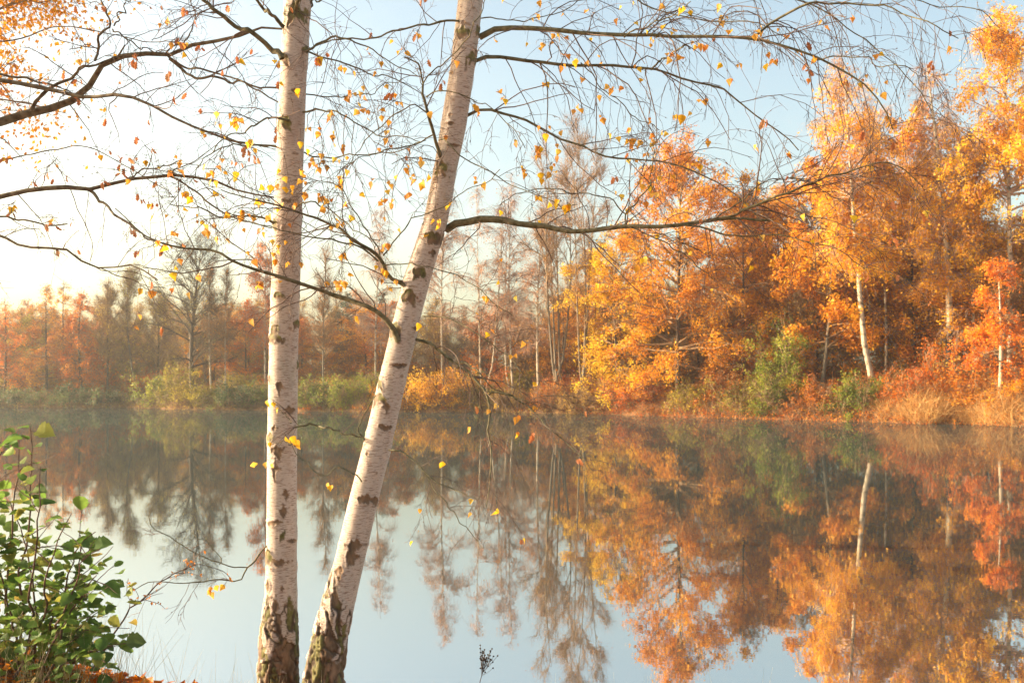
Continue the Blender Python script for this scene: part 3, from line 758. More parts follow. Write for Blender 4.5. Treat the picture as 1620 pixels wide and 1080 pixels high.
# ------------------------------------------------------------------ the two near birches
T1D, T2D = 6.0, 5.85
T1C = [(-900, 492, 30), (-400, 484, 34), (0, 471, 41), (60, 467.5, 41.5), (140, 463, 42), (200, 461, 42.5), (270, 458, 43), (400, 453.5, 45), (540, 449, 45), (700, 446.5, 46),
       (800, 445.8, 46), (940, 445, 49), (1000, 442, 56), (1080, 440, 62), (1150, 438, 70), (1230, 436, 86)]
T2C = [(-900, 835, 24), (-400, 792, 31), (0, 744.5, 39), (100, 733, 39), (200, 717.5, 41), (270, 704, 37), (350, 689, 39), (450, 657, 44), (540, 635, 42), (600, 621, 43),
       (700, 598, 45), (800, 573, 47), (900, 550, 48), (1000, 524, 54), (1080, 511, 63), (1150, 497, 70), (1230, 484, 84)]
# marks on the white bark: x, y, half width, half height, kind (d diamond of torn bark, c mossy collar under a branch, b band)
M1 = [(468, 22, 18, 16, 'c'), (447, 92, 9, 8, 'c'), (466, 143, 8, 7, 'd'), (448, 193, 11, 9, 'c'), (483, 78, 5, 6, 'c'), (456, 317, 13, 4, 'b'), (433, 350, 5, 12, 'c'), (460, 400, 5, 3, 'd'),
      (441, 467, 9, 4, 'c'), (438, 521, 8, 6, 'c'), (436, 535, 13, 6, 'c'), (470, 512, 5, 6, 'c'), (470, 578, 4, 6, 'c'), (442, 614, 6, 14, 'd'), (458, 648, 10, 7, 'b'), (427, 600, 3, 8, 'd'),
      (434, 677, 5, 8, 'd'), (428, 693, 6, 7, 'c'), (440, 712, 10, 10, 'b'), (436, 742, 6, 20, 'd'), (452, 782, 5, 9, 'd'), (448, 809, 6, 9, 'd'), (432, 827, 14, 6, 'b'), (447, 848, 5, 8, 'c'), (460, 855, 9, 5, 'b'),
      (425, 880, 5, 12, 'c'), (440, 889, 16, 7, 'b'), (446, 931, 2.5, 5, 'd'), (424, 925, 4, 12, 'd'), (436, 958, 6, 20, 'd'), (457, 952, 6, 9, 'c')]
M2 = [(731, 50, 11, 9, 'c'), (755, 50, 5, 8, 'c'), (747, 92, 8, 10, 'c'), (716, 115, 5, 4, 'd'), (712, 195, 8, 3, 'b'), (719, 230, 14, 3, 'b'), (700, 268, 12, 9, 'c'), (670, 352, 5, 6, 'd'), (686, 377, 15, 9, 'c'),
      (684, 400, 5, 6, 'd'), (664, 432, 10, 8, 'c'), (646, 468, 9, 12, 'c'), (625, 520, 7, 12, 'c'), (657, 518, 10, 4, 'b'), (630, 577, 16, 4, 'b'), (602, 608, 4, 9, 'c'), (603, 631, 10, 7, 'c'), (611, 644, 5, 11, 'd'),
      (611, 676, 12, 6, 'b'), (580, 718, 6, 8, 'd'), (576, 790, 13, 9, 'b'), (592, 792, 9, 9, 'b'), (560, 862, 20, 9, 'b'), (556, 880, 10, 26, 'd'), (538, 905, 8, 14, 'd')]

def birch_trunk(C, D0, marks, seed, rough_y, rough_x, lean_to):
    C = np.array(C, float)
    ys = np.concatenate([np.arange(-900, -20, 14), np.arange(-20, 1110, 1.5), np.arange(1110, 1231, 6)])
    cx_ = np.interp(ys, C[:, 0], C[:, 1]); wd = np.interp(ys, C[:, 0], C[:, 2])
    k = 15; ker = np.ones(k) / k
    padc = np.pad(cx_, k // 2, 'edge'); padw = np.pad(wd, k // 2, 'edge')
    cx_ = np.convolve(padc, ker, 'valid'); wd = np.convolve(padw, ker, 'valid')
    cosl = np.cos(np.arctan(np.gradient(cx_) / np.gradient(ys)))
    A = 88
    a = np.arange(A) * 2 * math.pi / A
    cen = np.stack([(cx_ - CX) / F * D0, np.full(len(ys), D0), CAMZ + (HY - ys) / F * D0], -1)
    R = wd * cosl / 2 / F * D0
    ux = np.stack([cosl, 0 * cosl, np.sqrt(1 - cosl ** 2) * np.sign(-np.gradient(cx_) / np.gradient(ys)) * -1], -1)
    # local frame: across (perpendicular to the lean), and towards the back
    tang = nrm(np.gradient(cen, axis=0)); yv = np.array([0, 1.0, 0]); ux = nrm(np.cross(tang, yv)); ux *= np.sign(ux[:, :1])
    dirs = ux[:, None, :] * np.cos(a)[None, :, None] + yv[None, None, :] * np.sin(a)[None, :, None]
    P = cen[:, None, :] + dirs * R[:, None, None]
    PX = CX + P[..., 0] / P[..., 1] * F; PY = HY - (P[..., 2] - CAMZ) / P[..., 1] * F
    front = (np.sin(a) < .25)[None, :] * np.ones((len(ys), 1))
    Q = P - np.array([0, D0, 0])
    n1 = fbm(Q * [22, 22, 14], seed, 4); n2 = fbm(Q * [60, 60, 30], seed + 5, 3); nl = fbm(Q * [3, 3, 2], seed + 9, 2)
    rough = np.zeros(PX.shape); moss = np.zeros(PX.shape)
    wob = (n1 - .5) * 2.0 + (n2 - .5) * 2.2
    allm = list(marks)
    r = np.random.default_rng(seed)
    for (mx, my, mw, mh, kd) in allm:
        u = (PX - mx) / mw; v = (PY - my) / mh
        if kd == 'd': q = np.abs(u) ** .9 + np.abs(v) ** .9
        elif kd == 'c': q = np.maximum(np.abs(u) * 1.0 + np.clip(-v, 0, 9) * .55, np.abs(v - .35 * np.abs(u) * 2 + .25) * 1.0)
        else: q = np.abs(u) ** 1.5 + np.abs(v + .5 * np.abs(u) - .3)
        mk = sm(1.08, .82, q + wob * .8) * front
        if kd == 'c': moss = np.maximum(moss, mk * sm(.38, .62, n1 + .15 * (v < .2)) * .8)
        rough = np.maximum(rough, mk)
    # back side: sparse random marks by angle
    nb = fbm(np.stack([np.cos(a)[None] * 2.2 + 0 * PX, np.sin(a)[None] * 2.2 + 0 * PX, Q[..., 2] * 5], -1), seed + 31, 3)
    rough = np.maximum(rough, sm(.66, .70, nb) * (1 - front))
    # small scattered flecks
    fl = fbm(Q * [14, 14, 26], seed + 71, 2)
    rough = np.maximum(rough, sm(.80, .84, fl) * .7)
    # fissured bark at the foot
    yy = rough_y - PY + (PX - cx_[:, None]) * rough_x
    depth = sm(60, -130, yy)
    warp = np.stack([fbm(Q * [11, 11, 6] + k * 7.3, seed + 47 + k, 3) - .5 for k in range(3)], -1)
    G = Q * [25, 25, 4.6] + warp * [3.2, 3.2, 3.0]
    gi = np.floor(G).astype(np.int64); F1 = np.full(PX.shape, 9.); F2 = np.full(PX.shape, 9.); cid = np.zeros(PX.shape)
    for ax_ in (-1, 0, 1):
        for ay_ in (-1, 0, 1):
            for az_ in (-1, 0, 1):
                c_ = gi + [ax_, ay_, az_]
                jit = np.stack([_hash(c_[..., 0], c_[..., 1], c_[..., 2], seed + 90 + k) for k in range(3)], -1)
                dd_ = np.linalg.norm(c_ + jit - G, axis=-1)
                nearer = dd_ < F1
                F2 = np.where(nearer, F1, np.minimum(F2, dd_)); cid = np.where(nearer, _hash(c_[..., 0], c_[..., 1], c_[..., 2], seed + 99), cid)
                F1 = np.where(nearer, dd_, F1)
    crack = sm(.17, .03, F2 - F1) * sm(.30, .48, n1 + .12)
    dj = depth + (n1 - .5) * .25 + (nl - .5) * .35
    brown = sm(-.03, .03, dj * .80 - .10 - cid * .86 + (n2 - .5) * .25)            # plates that have lost their white skin
    foot = sm(.20, .34, dj)
    fiss = np.maximum(brown * foot, crack * foot)
    rough = np.clip(np.maximum(rough, fiss), 0, 1)
    moss = np.maximum(moss, brown * foot * sm(.47, .53, np.modf(cid * 7.31)[0] * .5 + .5 * fbm(Q * [12, 12, 5], seed + 61, 3)) * .85)
    dark = crack * foot
    # relief
    edge = np.abs(np.gradient(rough, axis=0)) * .6 + np.abs(np.gradient(rough, axis=1))
    collar = np.zeros(PX.shape)
    for (mx, my, mw, mh, kd) in allm:
        if kd == 'c': collar = np.maximum(collar, np.exp(-((PX - mx) / (mw * .8)) ** 2 - ((PY - my) / (mh * .8)) ** 2) * front)
    disp = -.003 * rough * (1 - depth) + .004 * np.clip(edge * 2.5, 0, 1) + collar * .006 + .004 * (fbm(Q * [4, 4, 1.5], seed + 81, 2) - .5)
    disp += depth * (.006 - .011 * crack + (np.modf(cid * 13.7)[0] - .5) * .006 + (n1 - .5) * .014 + (n2 - .5) * .006 + .006 * (1 - brown)) + (n2 - .5) * .004 * rough
    P = P + dirs * disp[..., None]
    mb = MB(); idx = np.arange(P.shape[0] * A).reshape(-1, A)
    a0, b0 = idx[:-1], idx[1:]
    mb.add(P.reshape(-1, 3), np.stack([a0, b0, np.roll(b0, -1, 1), np.roll(a0, -1, 1)], -1).reshape(-1, 4))
    me = mb.mesh('trunk', [BIRCH])
    for nm, arr in (("rough", rough), ("moss", moss), ("furrow", dark)):
        at = me.attributes.new(nm, 'FLOAT', 'POINT'); at.data.foreach_set("value", arr.ravel().astype(np.float32))
    return me

def to_root(me_or_mb, name, mats, root, smooth=True):
    """link a mesh built in world coordinates under its thing"""
    me = me_or_mb if not isinstance(me_or_mb, MB) else me_or_mb.mesh(name, mats, smooth)
    L = np.array(root.location)
    v = np.zeros(len(me.vertices) * 3, np.float32); me.vertices.foreach_get("co", v)
    me.vertices.foreach_set("co", (v.reshape(-1, 3) - L).astype(np.float32).ravel())
    me.update()
    o = bpy.data.objects.new(name, me); COL.objects.link(o); o.parent = root
    return o

b1 = empty('birch_tree', px(438, 1200, T1D)); tag(b1, 'near birch with upright white trunk, fissured at its foot', 'tree')
b2 = empty('birch_tree', px(490, 1200, T2D)); tag(b2, 'near birch with white trunk leaning to the right', 'tree')
to_root(birch_trunk(T1C, T1D, M1, 7, 950, 0.3, 0), 'trunk', None, b1)
to_root(birch_trunk(T2C, T2D, M2, 19, 930, 1.6, 0), 'trunk', None, b2)
b3 = empty('oak_tree', (-4.7, 6.9, float(land(-4.7, 6.9)))); tag(b3, 'tree left of the picture whose mossy limbs reach in from the left edge', 'tree')

# near leaves: a few shared meshes
def leaf_mesh(name, mats, length, width, seed, kind='birch'):
    r = np.random.default_rng(seed)
    n = 9 if kind != 'hazel' else 17
    t = np.linspace(0, 1, n)
    if kind == 'birch': wd = np.array([.12, .75, 1, .93, .76, .55, .34, .16, .0])
    elif kind == 'oak': wd = np.array([.08, .35, .75, .45, 1, .6, .95, .5, .1])
    else: wd = np.interp(t, np.linspace(0, 1, 9), np.array([.1, .68, .92, 1, 1.02, .98, .8, .46, .0])) * (1 + .07 * (-1) ** np.arange(17) + r.normal(size=17) * .05)
    wd = wd * (1 + r.normal(size=n) * .07) * width / 2
    curl = r.uniform(-.9, 1.3); fold = r.uniform(.15, .9); tw = r.uniform(-.5, .5)
    ax = np.stack([0 * t, np.sin(t * curl) / (abs(curl) + 1e-3) * np.sign(curl + 1e-9) if False else t, -curl * t ** 2 * .5], -1) * length
    V = []
    pet = length * .35
    for i in range(n):
        s_, c_ = math.sin(tw * t[i]), math.cos(tw * t[i])
        for sd in (-1, 1):
            x = sd * wd[i]; z = abs(x) * fold + r.normal() * length * .012
            V.append([x * c_ - z * s_, ax[i, 1] + pet - (0.10 * wd[i] if i else 0), ax[i, 2] + x * s_ + z * c_])
        V.append([0, ax[i, 1] + pet, ax[i, 2]])
    Q = []
    for i in range(n - 1):
        a, b = 3 * i, 3 * (i + 1)
        Q.append([a, a + 2, b + 2, b]); Q.append([a + 2, a + 1, b + 1, b + 2])
    mb = MB(); mb.add(V, Q, .5, 0)
    pw = length * .014
    mb.add([[0, 0, .001], [pw, 0, -.001], [-pw, 0, -.001], [0, pet + ax[0, 1], 0], [pw, pet, -.001], [-pw, pet, -.001]], [[0, 1, 4, 3], [1, 2, 5, 4], [2, 0, 3, 5]], .5, 1)
    return mb.mesh(name, mats)
LY = leaf_mat("near_yellow_leaf", [(.75, .42, .02), (.85, .52, .03), (.80, .36, .02), (.85, .60, .10)], trans=.5, by_object=True)
LO = leaf_mat("near_orange_leaf", [(.72, .30, .03), (.80, .40, .06), (.66, .22, .04), (.82, .48, .10)], trans=.5, by_object=True)
LR = leaf_mat("near_rust_leaf", [(.52, .16, .05), (.60, .22, .08), (.42, .13, .05), (.66, .30, .12)], trans=.45, by_object=True)
LG = leaf_mat("near_green_leaf", [(.08, .14, .03), (.13, .22, .045), (.19, .29, .05), (.12, .17, .05), (.32, .31, .06)], trans=.45, by_object=True, rough=.75)
LMESH = {k: [leaf_mesh(k + '_leaf', [mt, NTWIG], ln_, wd_, 500 + i * 7 + j, kd) for j in range(4)]
         for i, (k, mt, ln_, wd_, kd) in enumerate([('yellow', LY, .046, .038, 'birch'), ('orange', LO, .041, .032, 'birch'), ('rust', LR, .044, .028, 'oak'), ('green', LG, .070, .058, 'hazel')])}
lr = np.random.default_rng(4242)
def frame_euler(d, up, roll):
    y = Vector(d).normalized(); z = Vector(up); z = (z - y * z.dot(y))
    if z.length < 1e-3: z = Vector((1, 0, 0)); z = z - y * z.dot(y)
    z.normalize(); x = y.cross(z)
    from mathutils import Matrix
    M = Matrix((x, y, z)).transposed() @ Matrix.Rotation(roll, 3, 'Y')
    return M.to_euler()
def put_leaf(kind, p, root, d=None, size=1.0, up=(0, -1, .3), roll=None):
    me = LMESH[kind][lr.integers(0, 4)]
    o = bpy.data.objects.new('leaf', me); COL.objects.link(o); o.parent = root
    o.location = Vector(p) - root.location
    if d is None: d = (lr.normal() * .45, lr.normal() * .45, -1)
    o.rotation_euler = frame_euler(d, up, lr.uniform(-1.2, 1.2) if roll is None else roll)
    s = size * lr.uniform(.6, 1.25); o.scale = (s, s, s)
    return o

def px_curve(pts, d0, d1, n=26, wav=.0, seed=0):
    C = np.array(pts, float); s = np.concatenate([[0], np.cumsum(np.hypot(*np.diff(C[:, :2], axis=0).T))]); s /= s[-1]
    D = d0 + (d1 - d0) * s
    W = np.stack([px(x, y, dd) for (x, y), dd in zip(C[:, :2], D)])
    Q = spline(W, n)
    if wav: 
        t = np.linspace(0, 7, n)[:, None]
        Q = Q + (noise(np.hstack([t + seed, 0 * t, 0 * t]), seed)[:, None] - .5) * [0, wav, 0]
        Q = Q + np.stack([noise(np.hstack([t * 2.2 + seed, 0 * t + j, 0 * t]), seed + j) - .5 for j in range(3)], -1) * .018
    return Q

brs = np.random.default_rng(99)
TWP = {}
def branch(root, mat, pts, w0, w1, d0, d1, tw=14, tl=.42, hang=.5, leaves=(0, 'orange'), name='branch', spread=1.0, fine=1.0):
    """a limb along photo columns/rows with its side twigs; w in photo pixels; the leaves are parts of the tree"""
    seed = int(abs(pts[0][0] * 7 + pts[-1][1] * 13 + pts[-1][0])) 
    P = px_curve(pts, d0, d1, 26, .12, seed)
    t = np.linspace(0, 1, 26)
    Rr = (w0 + (w1 - w0) * t ** .8) / 2 / F * (d0 + (d1 - d0) * t)
    kn = 1 + .22 * (noise(np.stack([t * 26 + seed, t * 0, t * 0], -1), 3) - .5)
    Rr = np.maximum(Rr * kn, .0012)
    mb = MB()
    V, Fq = tubes(P[None], Rr[None], 9 if w0 > 4 else 6); mb.add(V, Fq, .5, 0)
    tw = int(tw * fine * 1.15)
    out = [P[None]]
    if tw:
        p, dr, i, tt = sample(brs, P[None], tw, .08, 1.0)
        side = nrm(np.cross(dr, rdir(brs, tw)))
        side[:, 1] *= .7
        d = nrm(dr * brs.uniform(.3, 1.0, tw)[:, None] + side * spread + np.array([0, 0, .1]))
        L = tl * brs.uniform(.4, 1.35, tw)
        Q = grow(brs, p, d, L, 8, .17, -.13 * hang)
        r0 = np.minimum(np.interp(tt, t, Rr) * .55, .0042) * np.minimum(1, .4 + L / tl * .5)
        V, Fq = tubes(Q, np.maximum(r0, .0016)[:, None] * np.linspace(1, .5, 8)[None], 4); mb.add(V, Fq, .5, 1)
        n2 = int(tw * 3.1)
        p, dr, i, t2 = sample(brs, Q, n2, .12, .95)
        d = nrm(dr + rdir(brs, n2) * .8 + np.array([0, 0, -.1 * hang]))
        L2 = L[i] * brs.uniform(.2, .6, n2)
        Q2 = grow(brs, p, d, L2, 6, .2, -.16 * hang)
        V, Fq = tubes(Q2, np.full(n2, .0014)[:, None] * np.linspace(1, .55, 6)[None], 3); mb.add(V, Fq, .5, 1)
        n3 = int(n2 * 1.2)
        p, dr, i, t3 = sample(brs, Q2, n3, .1, 1.)
        d = nrm(dr + rdir(brs, n3) * .9)
        TWP.setdefault(root.name, []).append(np.vstack([Q.reshape(-1, 3), Q2.reshape(-1, 3), P]))
        Q3 = grow(brs, p, d, brs.uniform(.02, .09, n3), 3, .15, -.1 * hang)
        V, Fq = tubes(Q3, np.full(n3, .0011)[:, None] * np.linspace(1, .7, 3)[None], 3); mb.add(V, Fq, .5, 1)
        # buds
        nb = n2
        p, dr, i, t4 = sample(brs, Q2, nb, .2, 1.)
        Q4 = grow(brs, p, nrm(dr + rdir(brs, nb) * .6), np.full(nb, .011), 3, 0, 0)
        V, Fq = tubes(Q4, np.array([.0010, .0024, .0007])[None] * np.ones((nb, 1)), 4); mb.add(V, Fq, .5, 1)
        nl, kind = leaves
        if nl:
            p, dr, i, t5 = sample(brs, Q2, nl, .3, 1.)
            for k in range(nl):
                put_leaf(kind if brs.random() < .75 else ('yellow' if kind != 'yellow' else 'orange'), p[k], root)
                if brs.random() < .45:   # in pairs
                    put_leaf(kind, p[k] + brs.normal(size=3) * .008, root)
    to_root(mb, name, [mat, NTWIG], root)
    return P

# upright birch
bb = lambda *a, **k: branch(b1, BRANCH, *a, **k)
bb([(450, 95), (440, 84), (425, 72), (400, 55), (370, 37), (340, 15), (312, -8), (270, -60)], 10, 4, 5.93, 5.6, 12, .4, leaves=(6, 'rust'))
bb([(450, 46), (440, 34), (420, 15), (402, -5), (380, -50)], 6.5, 3, 5.93, 5.8, 6, .4, leaves=(3, 'orange'))
bb([(455, 192), (446, 187), (428, 187), (410, 197), (390, 205), (362, 217), (335, 240)], 4, 1.5, 5.9, 5.6, 9, .35, leaves=(8, 'orange'))
bb([(480, 84), (494, 74), (515, 64), (532, 58), (560, 66), (590, 80), (625, 100), (660, 118)], 4, 1.2, 5.97, 5.8, 10, .4, leaves=(7, 'rust'))
bb([(480, 80), (505, 91), (545, 98), (580, 112), (610, 120), (640, 132), (670, 150)], 3.2, 1.2, 6.0, 6.3, 9, .4, leaves=(6, 'orange'))
bb([(480, 180), (500, 176), (530, 179), (555, 190), (590, 208), (630, 214), (665, 222)], 3.6, 1.2, 5.97, 5.6, 12, .35, leaves=(16, 'orange'))
bb([(482, 150), (520, 153), (560, 152), (600, 140), (650, 115)], 2.2, 1.2, 6.0, 6.4, 8, .35, leaves=(6, 'orange'))
bb([(478, 238), (495, 245), (520, 248), (560, 245), (600, 241), (640, 235), (675, 222)], 2.8, 1.2, 5.95, 5.6, 9, .35, leaves=(10, 'orange'))
bb([(468, 28), (472, 10), (480, -8), (495, -40)], 8, 4, 5.9, 5.7, 4, .4, leaves=(0, 'orange'))
bb([(485, 18), (497, 6), (515, -5)], 4, 2, 6.0, 6.1, 4, .4, leaves=(3, 'rust'))
bb([(434, 352), (420, 346), (400, 343), (380, 341), (350, 341), (310, 330), (270, 322)], 4, 1.4, 5.95, 5.7, 10, .35, leaves=(10, 'orange'))
bb([(440, 232), (410, 231), (380, 228), (350, 236), (320, 262), (300, 290)], 3, 1.3, 5.95, 5.6, 10, .35, leaves=(12, 'orange'))
bb([(468, 674), (480, 672), (500, 673), (530, 680), (555, 688), (580, 697)], 3.6, 2.2, 5.9, 5.75, 2, .25, leaves=(0, 'orange'), fine=.6)
bb([(424, 858), (405, 885), (388, 902), (381, 915), (350, 917), (300, 921), (255, 919), (225, 926), (195, 945)], 3, 1.2, 5.95, 5.4, 5, .22, leaves=(5, 'orange'), fine=.7)
bb([(390, 899), (350, 893), (320, 880), (290, 862), (262, 848), (240, 830), (233, 815)], 2.2, 1.2, 5.8, 5.6, 4, .2, leaves=(0, 'orange'), fine=.6)
bb([(352, 892), (335, 868), (318, 850), (303, 838)], 1.6, 1.0, 5.7, 5.6, 2, .15, leaves=(0, 'orange'), fine=.5)
bb([(470, 330), (490, 320), (520, 330), (545, 350), (570, 372), (600, 380)], 2.6, 1.2, 5.95, 5.6, 8, .35, leaves=(9, 'orange'))
def hold(root, pts):
    """thin twigs from the nearest branch to hand placed leaves"""
    A_ = np.vstack(TWP[root.name]); Q = []
    for p in pts:
        p = np.asarray(p); d_ = np.linalg.norm(A_ - p, axis=1) + np.maximum(p[2] - A_[:, 2], 0) * .6
        a = A_[np.argmin(d_)]; t = np.linspace(0, 1, 6)[:, None]
        Q.append(a * (1 - t) + p * t + np.array([0, 0, .25 * np.linalg.norm(p - a)]) * (t * (1 - t)))
    mb = MB(); V, Fq = tubes(np.stack(Q), np.linspace(.0015, .0009, 6)[None] * np.ones((len(Q), 1)), 4); mb.add(V, Fq)
    to_root(mb, 'twigs', [NTWIG], root)['kind'] = 'stuff'
held = []
for (x, y) in [(400, 225), (388, 229), (404, 240), (475, 229), (484, 240), (441, 272), (446, 284), (418, 300), (428, 296), (456, 298), (410, 322), (449, 326), (440, 335), (420, 373), (430, 384),
               (452, 300), (475, 274), (462, 310), (466, 145), (470, 150), (372, 275), (352, 277), (287, 334), (361, 341)]:
    held.append(px(x + 1, y - 9, 5.72 + lr.uniform(-.1, .1))); put_leaf('yellow', held[-1], b1, size=1.0)
bb([(470, 706), (450, 698), (438, 700), (425, 704)], 1.5, 1.0, 5.72, 5.68, 0, leaves=(0, 'yellow'))
bb([(462, 670), (452, 655), (440, 645), (430, 636)], 1.5, 1.0, 5.78, 5.7, 0, leaves=(0, 'yellow'))
for (x, y) in [(427, 704), (456, 694), (462, 700), (450, 692), (432, 640), (443, 650), (424, 636), (420, 735), (400, 736), (426, 740)]:
    held.append(px(x, y - 8, 5.70 + lr.uniform(-.05, .05))); put_leaf('yellow', held[-1], b1, size=1.1)
hold(b1, held); held = []

# leaning birch
cc = lambda *a, **k: branch(b2, BRANCH, *a, **k)
cc([(758, 56), (765, 51), (780, 46), (800, 45), (840, 48), (870, 51), (910, 55), (960, 58), (1000, 60), (1040, 60), (1080, 60), (1120, 62), (1170, 65), (1220, 75), (1270, 88), (1300, 97), (1330, 112), (1362, 128), (1385, 150), (1400, 175), (1412, 205)],
   9.5, 2, 5.85, 5.4, 30, .55, hang=1.3, leaves=(26, 'orange'))
cc([(1188, 66), (1210, 45), (1240, 25), (1290, 8), (1330, 0), (1370, 3), (1420, 12), (1470, 45), (1520, 60)], 4.5, 1.5, 5.55, 5.2, 20, .5, hang=1.5, leaves=(12, 'rust'))
cc([(1290, 92), (1330, 86), (1370, 91), (1400, 101), (1440, 112), (1460, 135)], 2.2, 1.2, 5.45, 5.2, 10, .4, hang=1.2, leaves=(5, 'orange'))
cc([(988, 60), (1010, 46), (1040, 35), (1070, 22), (1095, 2)], 2.6, 1.5, 5.7, 5.5, 9, .45, hang=1.0, leaves=(9, 'orange'))
cc([(748, 97), (758, 89), (785, 85), (815, 90), (840, 95), (870, 100), (920, 105), (960, 104), (1000, 105), (1030, 107), (1060, 113), (1080, 121), (1110, 133), (1140, 142), (1170, 165), (1200, 190), (1240, 218), (1262, 240)],
   6.5, 1.6, 5.85, 6.2, 24, .5, hang=1.2, leaves=(24, 'orange'))
cc([(1030, 107), (1048, 92), (1068, 80), (1095, 70)], 3, 2, 6.0, 5.7, 3, .4, hang=1.2, leaves=(2, 'orange'))
cc([(920, 106), (945, 128), (970, 155), (1000, 182), (1045, 202)], 2, 1.2, 6.0, 6.2, 8, .4, hang=1, leaves=(5, 'orange'))
cc([(738, 180), (748, 175), (770, 173), (800, 180), (830, 190), (860, 203), (900, 222), (940, 238), (965, 245), (1000, 247), (1040, 254), (1080, 265), (1110, 277), (1140, 290), (1172, 312), (1200, 345)],
   5.2, 1.5, 5.85, 5.5, 24, .45, hang=.7, leaves=(34, 'orange'))
cc([(704, 362), (712, 355), (725, 351), (750, 350), (790, 350), (820, 354), (850, 357), (890, 363), (925, 364), (960, 360), (1000, 357), (1050, 357), (1090, 353), (1130, 346), (1160, 343), (1200, 343), (1224, 344)],
   12.5, 4, 5.85, 5.4, 14, .4, hang=.2, leaves=(8, 'rust'))
cc([(1140, 346), (1170, 334), (1200, 322), (1240, 308), (1280, 290), (1310, 278), (1345, 270), (1390, 258), (1430, 262), (1470, 290)], 5, 1.3, 5.45, 5.1, 30, .42, hang=.5, leaves=(16, 'rust'))
cc([(1070, 356), (1120, 363), (1170, 370), (1220, 372), (1280, 385), (1330, 402), (1370, 430)], 3.4, 1.2, 5.55, 5.3, 22, .42, hang=.5, leaves=(12, 'rust'))
cc([(1120, 350), (1160, 330), (1190, 300), (1215, 285), (1250, 280), (1300, 300)], 3, 1.2, 5.5, 5.6, 18, .42, hang=.2, leaves=(8, 'rust'))
cc([(1000, 358), (1040, 380), (1090, 410), (1130, 440)], 2.4, 1.2, 5.5, 5.8, 14, .35, hang=.6, leaves=(6, 'orange'))
cc([(989, 358), (990, 338), (1005, 320), (1027, 296), (1030, 262), (1036, 232), (1050, 205)], 2.8, 1.3, 5.6, 5.6, 7, .3, leaves=(5, 'yellow'))
cc([(990, 337), (965, 314), (930, 307), (880, 302), (850, 298), (815, 305), (790, 325)], 2.3, 1.2, 5.62, 5.8, 7, .3, leaves=(6, 'yellow'))
cc([(655, 536), (668, 541), (680, 545), (700, 558), (720, 573), (740, 590), (760, 608), (771, 626), (775, 650), (773, 685), (776, 740), (768, 800)], 5.6, 1.6, 5.8, 5.5, 16, .4, hang=1.0, leaves=(3, 'rust'))
cc([(718, 571), (735, 574), (750, 582), (768, 600), (785, 615), (815, 628), (850, 640)], 2.6, 1.3, 5.7, 5.6, 7, .3, hang=.7, leaves=(3, 'orange'))
cc([(770, 624), (780, 621), (800, 623), (822, 632), (840, 645), (855, 662), (880, 685), (905, 710), (940, 745)], 3.6, 1.3, 5.7, 5.5, 12, .35, hang=.8, leaves=(3, 'rust'))
cc([(632, 540), (626, 520), (618, 508), (605, 498), (585, 485), (560, 475), (530, 467), (500, 458), (470, 448), (440, 437), (400, 425), (370, 413), (335, 397), (290, 393), (255, 385), (225, 370), (205, 352), (180, 330)],
   9.5, 1.6, 5.8, 5.5, 22, .4, hang=.3, leaves=(16, 'orange'))
cc([(652, 478), (648, 462), (638, 448), (622, 443), (610, 428), (600, 408), (590, 400), (575, 390), (555, 378), (535, 360), (510, 347), (480, 336), (440, 326), (400, 318), (350, 300)],
   8.5, 1.5, 5.8, 5.45, 26, .4, hang=.2, leaves=(26, 'orange'))
cc([(600, 412), (580, 396), (550, 386), (500, 375), (450, 366), (400, 354), (360, 335)], 3.4, 1.2, 5.75, 5.4, 12, .35, leaves=(14, 'orange'))
cc([(604, 404), (618, 385), (632, 368), (660, 342), (700, 325), (740, 300), (772, 288), (790, 270)], 2.4, 1.2, 5.7, 5.4, 5, .3, leaves=(4, 'yellow'))
cc([(608, 418), (650, 418), (700, 430), (740, 445), (785, 482), (810, 500)], 2.2, 1.2, 5.7, 5.4, 8, .35, leaves=(5, 'yellow'))
cc([(604, 408), (585, 370), (570, 350), (540, 300), (505, 285), (480, 290)], 2.4, 1.2, 5.7, 5.6, 9, .35, leaves=(12, 'orange'))
cc([(665, 500), (700, 500), (740, 520), (800, 560), (840, 610)], 2.2, 1.2, 5.7, 5.4, 10, .35, leaves=(4, 'orange'))
cc([(706, 275), (702, 266), (697, 256), (694, 236), (685, 206), (676, 176), (669, 150), (667, 122), (664, 103), (655, 96), (640, 90)], 7.5, 2, 5.78, 5.55, 9, .35, hang=.3, leaves=(8, 'orange'))
cc([(669, 132), (690, 110), (715, 86), (742, 60), (756, 30), (766, -5)], 2.3, 1.6, 5.6, 5.5, 5, .3, leaves=(1, 'yellow'))
cc([(692, 222), (702, 221), (722, 242), (760, 262), (800, 290), (850, 312), (900, 335)], 2.3, 1.2, 5.6, 5.4, 6, .35, hang=1, leaves=(5, 'yellow'))
cc([(671, 148), (700, 145), (740, 155), (768, 166), (800, 190), (830, 230)], 2.2, 1.2, 5.6, 5.4, 7, .35, hang=1, leaves=(4, 'orange'))
cc([(686, 217), (660, 225), (630, 236), (600, 240), (560, 255), (530, 280)], 2.3, 1.2, 5.6, 5.4, 10, .35, leaves=(16, 'orange'))
cc([(678, 180), (660, 170), (640, 172), (615, 182), (590, 210), (562, 240), (540, 280)], 2.3, 1.2, 5.6, 5.4, 9, .35, leaves=(10, 'orange'))
cc([(727, 34), (700, 37), (660, 45), (620, 52), (580, 57), (540, 58), (510, 66), (490, 80)], 3.8, 1.8, 5.8, 5.7, 14, .4, leaves=(14, 'rust'))
cc([(618, 712), (640, 715), (660, 730), (675, 747), (690, 762), (720, 775), (755, 790)], 3, 1.2, 5.7, 5.5, 7, .3, hang=.8, leaves=(2, 'orange'))
